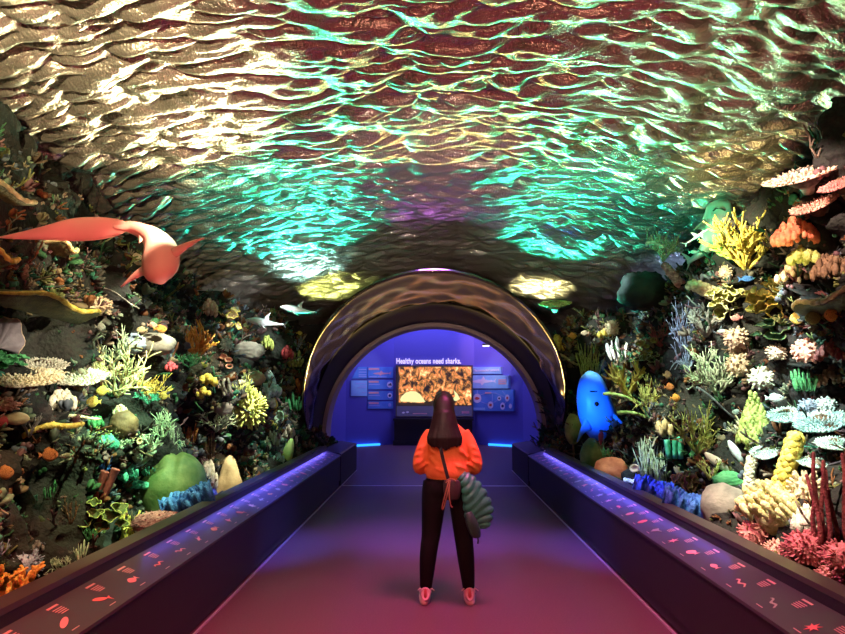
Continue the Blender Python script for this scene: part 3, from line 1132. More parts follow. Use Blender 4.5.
cr('lettuce', 744, 276, 788, 322, 'yellowgreen', 'lettuce_coral', 'yellow lettuce coral cups beside the shelf coral', 'coral', col2='yellow', n=9)
cr('lettuce', 752, 312, 792, 342, 'darkgreen', 'lettuce_coral', 'dark green lettuce coral hanging beneath the yellow cups', 'coral', col2='moss', n=5)
shelf(Rr, (778, 309), (872, 281), 2.45, .2, 'darkolive', 'tan', 'long olive shelf coral with orange-tan lip on the near reef')
cr('branch', 686, 303, 724, 338, 'grey', 'branching_coral', 'grey-white branching coral left of the lettuce corals', 'coral', n0=7)
cr('finger', 724, 326, 750, 350, 'beige', 'ball_coral', 'uppermost beige ball coral of the pile beside the green staghorn', 'coral', n=64)
cr('finger', 729, 343, 744, 358, 'beige', 'ball_coral', 'smallest beige ball coral wedged in the middle of the pile', 'coral', n=64)
cr('finger', 726, 352, 754, 378, 'cream', 'ball_coral', 'lowest cream ball coral of the pile beside the green staghorn', 'coral', n=64)
cr('finger', 766, 343, 786, 361, 'beige', 'ball_coral', 'lone small beige ball coral under the dark green lettuce', 'coral', n=64)
cr('finger', 792, 338, 821, 364, 'salmon', 'ball_coral', 'glowing salmon-white ball coral under the yellow fish', 'coral', n=64)
cr('finger', 748, 366, 775, 392, 'ivory', 'ball_coral', 'bright ivory ball coral above the white fish', 'coral', n=64)
cr('thicket', 686, 342, 742, 398, 'palegreen', 'staghorn_coral', 'pale green staghorn coral left of the beige ball pile', 'coral', n0=9)
cr('leafclump', 792, 366, 816, 392, 'green', 'leaf_coral', 'deep green leaf coral beneath the salmon-white ball', 'coral', n=14)
cr('lumps', 816, 338, 850, 362, 'maroon', 'crust_coral', 'dim reddish crust right of the salmon-white ball', 'coral', n=26, lo=.12, hi=.2)
cr('lumps', 818, 364, 850, 388, 'brown', 'crust_coral', 'dim brown crust right of the deep green leaf coral', 'coral', n=26, lo=.12, hi=.2)
cr('plate', 768, 406, 808, 427, 'cyanwhite', 'table_coral', 'white table coral right of the bumpy green cone', 'coral', col2='brown', tilt=.1)
cr('plate', 796, 410, 850, 438, 'cyanwhite', 'table_coral', 'largest turquoise-white table coral, over the maroon whips', 'coral', col2='brown', tilt=.15)
cr('plate', 815, 436, 852, 453, 'cyanwhite', 'table_coral', 'turquoise table coral just behind the tops of the maroon whips', 'coral', col2='brown')
cr('plate', 797, 452, 832, 471, 'cyanwhite', 'table_coral', 'lowest turquoise table coral left of the maroon whips', 'coral', col2='brown')
cr('plate', 751, 444, 782, 462, 'cyanwhite', 'table_coral', 'small turquoise table coral left of the yellow column', 'coral', col2='brown', tilt=.2)
cr('finger', 815, 396, 836, 414, 'cyanwhite', 'ball_coral', 'turquoise ball coral above the largest table coral', 'coral', n=64)
cr('finger', 798, 398, 818, 414, 'bluegrey', 'ball_coral', 'blue-grey ball coral left of the turquoise ball', 'coral', n=64)
cr('bumpycone', 736, 390, 775, 446, 'yellowgreen', 'cone_coral', 'tall bumpy yellow-green cone coral', 'coral')
cr('branch', 724, 415, 752, 440, 'cream', 'branching_coral', 'cream branching coral left of the bumpy cone', 'coral', n0=6)
cr('whip1', 738, 430, 756, 462, 'yellowgreen', 'whip_coral', 'thin yellow-green stalk below the cream branching coral', 'coral', rad=.05, bend=-1.6)
cr('column', 774, 432, 800, 494, 'yellow', 'club_coral', 'knobby yellow club coral leaning in the bright corner', 'coral', tilt=-.2)
cr('column', 742, 455, 757, 490, 'cream', 'club_coral', 'short cream club coral left of the yellow column', 'coral')
cr('flow', 738, 478, 806, 534, 'paleyellow', 'finger_coral', 'broad pale yellow mound of leaning fingers beside the grey boulder', 'coral', n=90)
cr('finger', 788, 470, 826, 512, 'cream', 'finger_coral', 'cream finger coral behind the maroon whips', 'coral', n=80, L=.35, rad=.07)
cr('lumps', 792, 503, 824, 538, 'ivory', 'lobed_coral', 'ivory lobed coral at the foot of the maroon whips', 'coral', n=26, lo=.16, hi=.28)
cr('whips', 810, 448, 848, 548, 'maroon', 'whip_coral', 'tall bundle of maroon whip corals', 'coral', n=9, pull=.6)
cr('finger', 737, 518, 768, 548, 'pink', 'cauliflower_coral', 'pink cauliflower coral next to the grey boulder', 'coral', n=110, L=.24, rad=.05)
cr('finger', 764, 538, 788, 560, 'salmon', 'cauliflower_coral', 'small salmon cauliflower coral between two larger pink ones', 'coral', n=70)
cr('finger', 780, 528, 832, 566, 'pink', 'cauliflower_coral', 'largest pink cauliflower coral, below the maroon whips', 'coral', n=200, L=.24, rad=.042)
cr('finger', 820, 538, 866, 574, 'pink', 'cauliflower_coral', 'pink cauliflower coral nearest the near end of the reef', 'coral', n=150, L=.24, rad=.042)
cr('finger', 816, 564, 846, 586, 'salmon', 'cauliflower_coral', 'low salmon cauliflower coral touching the rail ledge', 'coral', n=80)
cr('dome', 702, 482, 750, 532, 'stone', 'boulder_coral', 'large grey speckled boulder coral behind the rail', 'coral', lump=.03, freq=9)
cr('thicket', 670, 400, 722, 458, 'yellowgreen', 'staghorn_coral', 'tall olive staghorn bush in the middle of the reef', 'coral', n0=9)
cr('whip1', 698, 386, 732, 418, 'bluegrey', 'whip_coral', 'blue-grey curved whip above the olive staghorn bush', 'coral', rad=.035, bend=-.9)
cr('spindle', 706, 453, 727, 470, 'ivory', 'spike_sponge', 'fat white spike sponge above the bright green twigs', 'sponge', tilt=.9)
cr('spindle', 729, 441, 742, 462, 'white', 'spike_sponge', 'slim white spike sponge left of the cream column', 'sponge', tilt=.5)
cr('branch', 697, 457, 722, 480, 'lime', 'twig_coral', 'bright green twigs over the green mound', 'coral', n0=5)
cr('dome', 713, 470, 744, 490, 'green', 'mound_coral', 'low green mound coral directly above the grey boulder', 'coral', lump=.12)
cr('lettuce', 672, 470, 706, 504, 'moss', 'lettuce_coral', 'mossy lettuce coral left of the grey boulder', 'coral', col2='olive', n=7)
cr('lettuce', 690, 440, 712, 466, 'darkgreen', 'leaf_coral', 'dark green leafy coral under the olive staghorn bush', 'coral', col2='green', n=5)
cr('ruffle', 634, 478, 676, 502, 'blue', 'frilled_sponge', 'blue frilled sponge behind the rail, far half', 'sponge', X=2.09, pull=0, depth=1.4, tilt=-.25)
cr('ruffle', 664, 490, 708, 516, 'blue', 'frilled_sponge', 'blue frilled sponge against the grey boulder', 'sponge', X=2.09, pull=0, depth=1.4, tilt=-.25)
cr('whip1', 624, 478, 652, 492, 'white', 'rod_coral', 'white rod coral lying by the rail beside the orange dome', 'coral', rad=.09, bend=-.25)
cr('cups', 630, 464, 646, 484, 'tan', 'cup_coral', 'tan cup coral between the orange dome and the blue frill', 'coral', n=3)
cr('dome', 594, 456, 629, 488, 'redorange', 'boulder_coral', 'orange-red dome coral behind the far part of the rail', 'coral', lump=.05, freq=8, pull=.3)
cr('paddle', 565, 414, 584, 464, 'olive', 'paddle_sponge', 'olive leaf-shaped sponge on a stem beside the tunnel arch', 'sponge', col2='brown')
cr('spindle', 580, 438, 604, 474, 'moss', 'paddle_sponge', 'broad dark green oval sponge below the blue shark', 'sponge')
cr('leafclump', 599, 446, 616, 460, 'green', 'leaf_coral', 'small green leaf coral above the orange-red dome', 'coral', n=8)
cr('tubes', 598, 428, 604, 448, 'red', 'tube_sponge', 'thin red tube sponge below the blue shark', 'sponge', n=1)
cr('branch', 602, 360, 650, 398, 'yellow', 'staghorn_coral', 'glowing yellow staghorn thicket right of the blue shark head', 'coral', n0=10, pull=.3)
cr('thicket', 628, 372, 664, 418, 'yellowgreen', 'staghorn_coral', 'yellow-green staghorn right of the glowing yellow thicket', 'coral', n0=9)
cr('whip1', 604, 392, 650, 408, 'lime', 'branch_coral', 'upper lime branch pointing at the blue shark', 'coral', rad=.045, bend=-.25)
cr('whip1', 618, 410, 654, 420, 'lime', 'branch_coral', 'lower lime branch pointing at the blue shark', 'coral', rad=.07, bend=-.08)
cr('leafclump', 606, 337, 627, 362, 'white', 'leaf_sponge', 'bright white leafy sponge above the yellow thicket', 'sponge', n=8, pull=.4)
cr('grass', 576, 342, 604, 378, 'yellowgreen', 'grass_coral', 'grassy green coral above the blue shark', 'coral')
cr('lumps', 550, 334, 566, 354, 'yellow', 'lobed_coral', 'yellow lobed coral at the shoulder of the tunnel arch', 'coral', n=8)
cr('finger', 604, 320, 620, 336, 'cream', 'ball_coral', 'cream ball coral above the white leafy sponge', 'coral', n=64)
cr('lumps', 597, 328, 611, 340, 'yellow', 'lobed_coral', 'yellow lobed coral left of the cream ball', 'coral', n=7)
cr('thicket', 646, 318, 676, 348, 'maroon', 'branching_coral', 'dark red branching coral left of the blue-grey sea fan', 'coral')
cr('net', 668, 296, 708, 376, 'bluegrey', 'sea_fan', 'tall hanging blue-grey sea fan', 'coral', depth=.2)
cr('dome', 618, 272, 668, 312, 'darkmoss', 'boulder_coral', 'large dark green boulder coral high near the ceiling', 'coral', lump=.08, Y=8.6)
cr('thicket', 644, 230, 684, 264, 'tan', 'branching_coral', 'tan branching coral high above the green boulder', 'coral', Y=7.7)
cr('whip1', 646, 240, 664, 250, 'cream', 'rod_coral', 'cream rod coral beside the high tan branches', 'coral', Y=7.6, rad=.08, bend=-.1)
cr('column', 662, 264, 682, 286, 'pink', 'soft_coral', 'slanting pink soft coral right of the high green boulder', 'coral', tilt=.7, Y=7.8)
cr('cups', 636, 338, 658, 356, 'olive', 'cup_coral', 'olive ring cups right of the white leafy sponge', 'coral', n=4)
cr('lettuce', 634, 350, 662, 368, 'moss', 'leaf_coral', 'mossy leaves below the olive ring cups', 'coral', col2='palegreen', n=5)
cr('tubes', 664, 436, 684, 458, 'teal', 'tube_sponge', 'small teal tube sponge left of the olive staghorn bush', 'sponge', n=3, rad=.12)
cr('lumps', 656, 418, 674, 438, 'tan', 'lobed_coral', 'tan lobed coral above the teal tube sponge', 'coral', n=9)
cr('grass', 634, 436, 672, 482, 'palegreen', 'grass_coral', 'grey-green grassy coral right of the orange-red dome', 'coral', n=50)
cr('plate', 538, 298, 572, 312, 'yellowgreen', 'table_coral', 'yellow-green table coral at the top of the tunnel arch shoulder', 'coral', col2='brown', Y=9.6)
cr('whip1', 552, 352, 578, 366, 'tan', 'rod_coral', 'tan rod coral leaning on the shoulder of the tunnel arch', 'coral', rad=.05, bend=-.3)
cr('whip1', 549, 362, 566, 374, 'beige', 'rod_coral', 'beige rod coral close under the tan rod', 'coral', rad=.05, bend=-.4)

# ------------------------------------------------------------------ uncountable small growth on the rocks
TUFT = ['brown', 'olive', 'moss', 'tan', 'stone', 'teal', 'green', 'beige', 'mauve', 'rust', 'bluegrey', 'palegreen', 'yellowgreen', 'cream', 'maroon', 'darkgreen', 'brown', 'stone']
m_growth = bpy.data.materials.new('small_growth')
nt, b = nodes_of(m_growth)
at = nt.nodes.new('ShaderNodeVertexColor')
at.layer_name = 'pigment'
nt.links.new(at.outputs['Color'], b.inputs['Base Color'])
b.inputs['Roughness'].default_value = .7
for s in (-1, 1):
    r = random.Random(5 + s)
    vs, fs, ny, nu = ROCKS[s]
    mb = MB()
    mb.col = (0, 0, 0)
    cnt = 0
    while cnt < 9000:
        j, i = r.randrange(int(ny * .12), ny - 2), r.randrange(12, int(nu * .93))
        a, b1, c1 = vs[j * nu + i], vs[j * nu + i + 1], vs[(j + 1) * nu + i]
        nrm = (b1 - a).cross(c1 - a)
        if nrm.length < 1e-9 or a.z > ceil_z(min(4.3, abs(a.x)), a.y) - .36:
            continue
        nrm.normalize()
        if nrm.x * s > 0:
            nrm = -nrm
        den = mnoise.noise(a * 1.3 + Vector((s * 20, 4, 4)))
        if den < -.2 + r.uniform(-.25, .2):
            continue
        cnt += 1
        hue = int((mnoise.noise(a * 1.1 + Vector((77, 0, 0))) + 1) * 9 + r.gauss(0, 2.5)) % len(TUFT)
        pa, pb = PAL[TUFT[hue]]
        t = r.random()
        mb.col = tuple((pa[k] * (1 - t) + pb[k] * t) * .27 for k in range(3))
        d = (nrm + Vector((-s * .2, -.2, .5))).normalized()
        S = (.018 + .055 * r.random() ** 2) * (0.8 + a.y * .05)
        kind = r.random()
        u = d.orthogonal().normalized()
        w = d.cross(u)
        if kind < .4:
            for k in range(r.randint(4, 9)):
                an = r.uniform(0, 6.28)
                dd = (d + (u * math.cos(an) + w * math.sin(an)) * r.uniform(.2, 1.1)).normalized()
                p0 = a + dd * S * .1
                mb.tube([p0, p0 + dd * S * r.uniform(.6, 1.3)], [S * .16, S * .11], n=4)
        elif kind < .7:
            for k in range(r.randint(2, 6)):
                an = r.uniform(0, 6.28)
                q = a + (u * math.cos(an) + w * math.sin(an)) * S * r.uniform(0, .8)
                mb.blob(q, S * r.uniform(.25, .5), 6, 4)
        elif kind < .9:
            for k in range(r.randint(2, 5)):
                an = r.uniform(0, 6.28)
                dd = (d + (u * math.cos(an) + w * math.sin(an)) * r.uniform(.3, 1.0)).normalized()
                sd = dd.orthogonal().normalized()
                nn = dd.cross(sd) * S * .10
                q = a
                rings = []
                for tt, ww in ((0, .2), (.5, .5), (.85, .45), (1.05, .12)):
                    c = q + dd * S * 1.5 * tt
                    rings.append([c + sd * S * ww, c + nn, c - sd * S * ww, c - nn])
                mb.ring_loft(rings)
        else:
            p = a
            dd = d
            for k in range(3):
                dd = (dd + Vector((r.uniform(-1, 1), r.uniform(-1, 1), r.uniform(-.6, 1))) * .5).normalized()
                mb.tube([p, p + dd * S * 1.3], [S * .15, S * .10], n=4)
                e2 = (dd + Vector((r.uniform(-1, 1), r.uniform(-1, 1), r.uniform(-1, 1)))).normalized()
                mb.tube([p, p + e2 * S], [S * .12, S * .08], n=4)
                p = p + dd * S * 1.2
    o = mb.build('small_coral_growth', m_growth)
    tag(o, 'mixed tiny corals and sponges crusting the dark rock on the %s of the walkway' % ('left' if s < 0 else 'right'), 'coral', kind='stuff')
# ------------------------------------------------------------------ small fish held out from the rock on thin rods
m_rod = mat('black_rod', (.01, .01, .01), .5)
m_eye = mat('eye_black', (.005, .005, .005), .2)
FISHMESH = {}


def fish(s, px, py, wpx, face, col, label, tall=.5, group=None, tilt=0.0, Yd=None, out=.22):
    """face = -1 looks to the left of the walkway view, +1 to the right"""
    if Yd:
        P = atY(px, py, Yd)
        hp = P + Vector((s * .5, .1, 0))
    else:
        hp, _ = hit(s, px, py)
        P = CAM + (hp - CAM) * (1 - out / (hp - CAM).length)
    dist = (P - CAM).length
    ln = wpx * dist / F_PX
    dh = Vector((P.x - CAM.x, P.y - CAM.y, 0)).normalized()
    xv = Vector((dh.y, -dh.x, 0)) * face
    root = empty('reef_fish', P, label, 'fish', group)
    key = (col, round(tall, 2))
    if key not in FISHMESH:
        b, t, e = MB(), MB(), MB()
        rings = []
        for k in range(11):
            q = k / 10
            hgt = tall * .5 * (math.sin(PI * (q * .93 + .04)) ** .75)
            wid = hgt * .38
            rings.append([Vector((.5 - q * .8, wid * math.cos(a), hgt * math.sin(a))) for a in [2 * PI * i / 12 for i in range(12)]])
        b.ring_loft(rings)
        t.prism([(-.25, .04), (-.5, .2), (-.44, 0), (-.5, -.2), (-.25, -.04)], (0, -.012, 0), (1, 0, 0), (0, 0, 1), (0, 1, 0), .024)
        dd = MB()
        dd.prism([(.2, tall * .40), (.02, tall * .62), (-.22, tall * .42), (-.2, tall * .25)], (0, -.012, 0), (1, 0, 0), (0, 0, 1), (0, 1, 0), .024)
        for sg in (-1, 1):
            e.blob((.34, sg * tall * .13, tall * .08), .035, 6, 5)
        FISHMESH[key] = (b, t, dd, e)
        objs = [b.build('body', pm(col), root), t.build('tail_fin', pm(col), root), dd.build('dorsal_fin', pm(col), root), e.build('eye', m_eye, root)]
        FISHMESH[key] = objs
    else:
        objs = []
        for src in FISHMESH[key]:
            o = src.copy()
            C.objects.link(o)
            o.parent = root
            objs.append(o)
    up = Vector((0, 0, 1))
    xv2 = xv * math.cos(tilt) + up * math.sin(tilt)
    zv2 = up * math.cos(tilt) - xv * math.sin(tilt)
    Rm = Matrix((xv2, zv2.cross(xv2), zv2)).transposed().to_4x4()
    for o in objs:
        o.matrix_local = Rm @ Matrix.Diagonal((ln, ln, ln, 1))
    rod = MB()
    rod.tube([(0, 0, 0), (hp - P) * 1.1], [.003, .003], n=5, tip=False)
    rod.build('mounting_rod', m_rod, root)
    return root


fish(-1, 48, 455, 15, 1, 'rust', 'dark orange fish below the bent yellow rod coral', .75)
fish(-1, 67, 456, 11, -1, 'cream', 'slim cream fish right of the dark orange one', .4)
fish(-1, 4, 473, 14, 1, 'rust', 'brown-orange fish at the near end, below the red ball sponge', .8)
fish(-1, 103, 391, 11, -1, 'yellow', 'upper of two yellow-orange fish under the pale table coral', .8)
fish(-1, 94, 402, 12, -1, 'yellow', 'lower of two yellow-orange fish under the pale table coral', .8)
fish(-1, 164, 396, 11, -1, 'yellow', 'yellow fish near the small teal branching coral', .7)
fish(-1, 142, 330, 10, -1, 'tan', 'tan fish swimming just above the grey-olive dome', .6)
fish(-1, 152, 325, 9, 1, 'salmon', 'small salmon fish above the grey-olive dome', .6)
fish(-1, 160, 329, 12, 1, 'orange', 'orange fish between the grey-olive dome and the orange coral', .6)
fish(-1, 136, 257, 11, 1, 'beige', 'pale fish hanging under the body of the pink shark', .6, Yd=6)
fish(-1, 134, 272, 11, -1, 'orange', 'orange fish beside the lower fin of the pink shark', .7, Yd=6)
fish(-1, 100, 327, 9, 1, 'stone', 'dull olive fish above the pale green staghorn', .8)
fish(-1, 132, 306, 14, 1, 'lime', 'green leaf-like fish under the lower fin of the pink shark', .45, Yd=6.3)
fish(-1, 308, 347, 10, 1, 'yellow', 'large yellow disc fish beside the tunnel arch', .8, out=.3)
for i, (x, y, lab) in enumerate([(299, 333, 'yellow fish at the lower left of the little shoal by the arch'), (307, 333, 'yellow fish in the middle of the little shoal by the arch'),
                                 (314, 329, 'yellow fish at the top of the little shoal by the arch'), (320, 328, 'yellow fish leading the little shoal nearest the arch')]):
    fish(-1, x, y, 6, 1, 'yellow', lab, .6, group='shoal of small yellow fish by the tunnel arch', out=.35)
fish(1, 746, 279, 13, 1, 'blue', 'blue fish under the yellow staghorn bush', .4)
fish(1, 737, 318, 10, -1, 'pink', 'pink fish under the olive lettuce coral', .6)
fish(1, 723, 331, 10, -1, 'cyanwhite', 'slim turquoise fish left of the uppermost beige ball', .3)
fish(1, 799, 318, 14, -1, 'yellow', 'yellow-faced fish at the left of three under the shelf coral', .8)
fish(1, 815, 318, 15, -1, 'olive', 'olive fish in the middle of three under the shelf coral', .8)
fish(1, 833, 315, 13, -1, 'orange', 'orange-yellow fish at the right of three under the shelf coral', .9)
fish(1, 774, 398, 15, 1, 'white', 'white fish swimming above the white table coral', .5)
fish(1, 737, 412, 8, -1, 'cyanwhite', 'small pale blue fish above the cream branching coral', .6)
fish(1, 667, 375, 8, 1, 'tan', 'topmost of three orange fish right of the yellow thicket', .9)
fish(1, 669, 387, 9, 1, 'rust', 'middle of three orange fish right of the yellow thicket', .8)
fish(1, 675, 398, 9, 1, 'orange', 'lowest of three orange fish right of the yellow thicket', .8)
fish(1, 572, 336, 9, 1, 'orange', 'orange fish near the shoulder of the tunnel arch', .7, out=.3)
fish(1, 585, 333, 8, -1, 'beige', 'beige fish right of the orange fish by the tunnel arch', .6)
fish(1, 615, 424, 8, -1, 'blue', 'bright blue fish right of the blue shark', .7, out=.3)
fish(1, 693, 252, 8, 1, 'white', 'tiny pale fish beneath the small white shark', .4, Yd=6.6)

# ------------------------------------------------------------------ sharks hung on wires
m_wire = mat('hanging_wire_steel', (.03, .03, .03), .6)


def spline(pts, n):
    """Catmull-Rom through rows of numbers"""
    P = [np.array(p, float) for p in pts]
    P = [2 * P[0] - P[1]] + P + [2 * P[-1] - P[-2]]
    out = []
    m = len(P) - 3
    for k in range(n):
        t = k / (n - 1) * m
        i = min(int(t), m - 1)
        u = t - i
        a, b, c, d = P[i:i + 4]
        out.append(.5 * ((2 * b) + (-a + c) * u + (2 * a - 5 * b + 4 * c - d) * u * u + (-a + 3 * b - 3 * c + d) * u ** 3))
    return out


def loft(mb, rows, up, n=16, steps=28):
    """rows: (x,y,z, half width, half height); up = direction of the height axis"""
    sp = spline(rows, steps)
    rings = []
    up = Vector(up)
    for i, q in enumerate(sp):
        a = sp[max(0, i - 1)]
        c = sp[min(len(sp) - 1, i + 1)]
        t = Vector(c[:3] - a[:3]).normalized()
        w = t.cross(up).normalized()
        h = w.cross(t)
        p = Vector(q[:3])
        rings.append([p + w * max(q[3], .002) * math.cos(b) + h * max(q[4], .002) * math.sin(b) for b in [2 * PI * k / n for k in range(n)]])
    mb.ring_loft(rings)
    return sp


def fin(mb, root_a, root_b, tip, th=.02, sweep=None):
    """tapered fin between two root points and a tip with rounded section"""
    a, b, t = Vector(root_a), Vector(root_b), Vector(tip)
    nrm = (b - a).cross(t - a).normalized()
    rings = []
    for k in range(7):
        q = k / 6
        la = a.lerp(t, q) + (b - a) * .10 * math.sin(PI * q) * -1
        lb = b.lerp(t, q) + (a - b) * .16 * math.sin(PI * q)
        c = (la + lb) / 2
        hw = (lb - la) / 2 * (1 if k < 6 else .6) + (b - a).normalized() * .004
        tt = th * (1 - .75 * q)
        rings.append([c + hw * math.cos(w) + nrm * tt * math.sin(w) for w in [2 * PI * i / 10 for i in range(10)]])
    mb.ring_loft(rings)


def wires(root, pts):
    for p in pts:
        p = Vector(p)
        mb = MB()
        mb.tube([p - root.location, Vector((p.x, p.y, ceil_z(p.x, p.y) - .02)) - root.location], [.0007, .0007], n=4, tip=False)
        mb.build('hanging_wire', m_wire, root)


def rel(root, mb, name, m, parent=None):
    o_ = root.location
    mb.v = [(v[0] - o_.x, v[1] - o_.y, v[2] - o_.z) for v in mb.v]
    return mb.build(name, m, parent or root)


def pr(px, py, Y, a, b):
    p = atY(px, py, Y)
    return (p.x, p.y, p.z, a, b)


# thresher: body towards us, long tail blade trailing to the left
m_pink = mat('shark_skin_pink_lit', (.80, .34, .30), .5, col2=(.84, .38, .34), scale=3)  # pink of the light put into the skin colour
Yb = 4.15
root = empty('thresher_shark', atY(158, 258, Yb), 'large pink-lit shark with a very long tail blade', 'shark')
k = Yb / F_PX
mb = MB()
sp = loft(mb, [pr(161, 281, Yb - .12, .03, .03), pr(160, 274, Yb - .08, 15 * k, .06), pr(161, 262, Yb, 19 * k, .085), pr(160, 249, Yb + .08, 17 * k, .085),
               pr(153, 238, Yb + .12, 12 * k, .07), pr(140, 230, Yb + .12, 8 * k, .05), pr(130, 227, Yb + .10, 6.5 * k, .04), pr(121, 226.8, Yb + .06, 4.5 * k, .016), pr(113, 227, Yb + .04, 1.5 * k, .006)], (.1, -1, .25))
rel(root, mb, 'body', m_pink)
mb = MB()
loft(mb, [pr(128, 226.8, Yb + .08, .008, 4 * k), pr(121, 226.8, Yb + .06, .012, 7.5 * k), pr(112, 227.5, Yb + .05, .018, 10 * k), pr(95, 228.5, Yb, .02, 12 * k), pr(72, 230, Yb - .06, .018, 11.5 * k), pr(45, 233, Yb - .14, .014, 7 * k),
          pr(18, 236, Yb - .22, .010, 3.4 * k), pr(-2, 237.5, Yb - .28, .006, .8 * k)], (.1, -.1, 1), steps=34)
rel(root, mb, 'tail_blade', m_pink)
for nm, a, b, t in (('pectoral_fin', (148, 262), (156, 271), (121, 287)), ('pectoral_fin', (169, 250), (172, 262), (204, 238))):
    mb = MB()
    fin(mb, atY(*a, Yb), atY(*b, Yb - .02), atY(*t, Yb - .05), .022)
    rel(root, mb, nm, m_pink)
mb = MB()
fin(mb, atY(146, 235, Yb + .1), atY(136, 229, Yb + .1), atY(139, 243, Yb + .05), .012)
rel(root, mb, 'pelvic_fin', m_pink)
for ex, ey in ((151, 277), (170, 277)):
    mb = MB()
    mb.blob(atY(ex, ey, Yb - .03), .006, 8, 6)
    rel(root, mb, 'eye', m_eye)
wires(root, [atY(158, 245, Yb + .08), atY(80, 222, Yb - .04)])

# green-lit shark seen from below
m_gr = mat('shark_skin_green_lit', (.40, .62, .52), .5, col2=(.58, .64, .60), scale=3)  # greyish skin with the green of the light in its colour
Yb = 6.6
k = Yb / F_PX
root = empty('grey_shark', atY(716, 228, Yb), 'green-lit shark seen from below, nosing up behind the yellow staghorn', 'shark')
mb = MB()
loft(mb, [pr(719, 201, Yb - .16, 5 * k, .04), pr(719, 204, Yb - .14, 11 * k, .07), pr(718.5, 213, Yb - .08, 13 * k, .10), pr(716, 226, Yb, 13.5 * k, .12), pr(713, 238, Yb + .12, 10.5 * k, .10),
          pr(706, 248, Yb + .4, 6.5 * k, .07), pr(697, 256, Yb + .6, 3 * k, .04), pr(688, 262, Yb + .75, 1.5 * k, .03)], (0, -.7, -.7))
rel(root, mb, 'body', m_gr)
for a, b, t in (((706, 219), (707, 231), (694, 230)), ((727, 219), (726, 231), (748, 217))):
    mb = MB()
    fin(mb, atY(*a, Yb - .06), atY(*b, Yb), atY(*t, Yb - .08), .02)
    rel(root, mb, 'pectoral_fin', m_gr)
mb = MB()
mb.tube([atY(713, 211, Yb - .20), atY(716, 208.5, Yb - .225), atY(721, 208.5, Yb - .225), atY(725, 210.5, Yb - .20)], [.008] * 4, n=6)
rel(root, mb, 'mouth', mat('shark_mouth_dark', (.03, .08, .06), .5))
mb = MB()
fin(mb, atY(692, 259, Yb + .7), atY(688, 262, Yb + .75), atY(680, 252, Yb + .8), .015)
fin(mb, atY(692, 259, Yb + .7), atY(688, 263, Yb + .75), atY(686, 272, Yb + .8), .012)
rel(root, mb, 'tail_fin', m_gr)
wires(root, [atY(717, 212, Yb - .02), atY(704, 246, Yb + .42)])

# blue-lit shark hanging beside the arch, its blue light also put into the skin colour
m_wh = mat('shark_skin_white', (.72, .74, .76), .45, col2=(.80, .82, .84), scale=3)
Yb = 8.7
k = Yb / F_PX
m_bl = mat('shark_skin_blue_lit', (.05, .22, .75), .45, col2=(.08, .28, .82), scale=3)
root = empty('nurse_shark', atY(598, 410, Yb), 'big blue-lit shark hanging nose up beside the tunnel arch', 'shark')
mb = MB()
loft(mb, [pr(589, 372, Yb - .02, 3 * k, .04), pr(590, 377, Yb, 10 * k, .10), pr(592, 388, Yb, 14.5 * k, .15), pr(594, 402, Yb, 17 * k, .19), pr(598, 416, Yb + .04, 18.5 * k, .20), pr(604, 428, Yb + .1, 17 * k, .17),
          pr(614, 441, Yb + .18, 12 * k, .12), pr(623, 456, Yb + .26, 7.5 * k, .07), pr(629, 470, Yb + .32, 5 * k, .05), pr(631, 482, Yb + .36, 2 * k, .03)], (0, -1, 0.1), n=20)
rel(root, mb, 'body', m_bl)
mb = MB()
mb.tube([atY(590, 391.5, Yb - .165), atY(596, 391.5, Yb - .16), atY(601, 391, Yb - .13), atY(606, 390, Yb - .07)], [.010] * 4, n=6)
rel(root, mb, 'mouth', m_eye)
mb = MB()
mb.blob(atY(596.5, 404, Yb - .19), .030, 10, 8)
rel(root, mb, 'eye', m_eye)
for a, b, t in (((586, 416), (592, 430), (577, 442)), ((612, 412), (614, 424), (627, 428))):
    mb = MB()
    fin(mb, atY(*a, Yb - .08), atY(*b, Yb - .06), atY(*t, Yb - .14), .03)
    rel(root, mb, 'pectoral_fin', m_bl)
wires(root, [atY(592, 384, Yb), atY(606, 430, Yb + .1)])

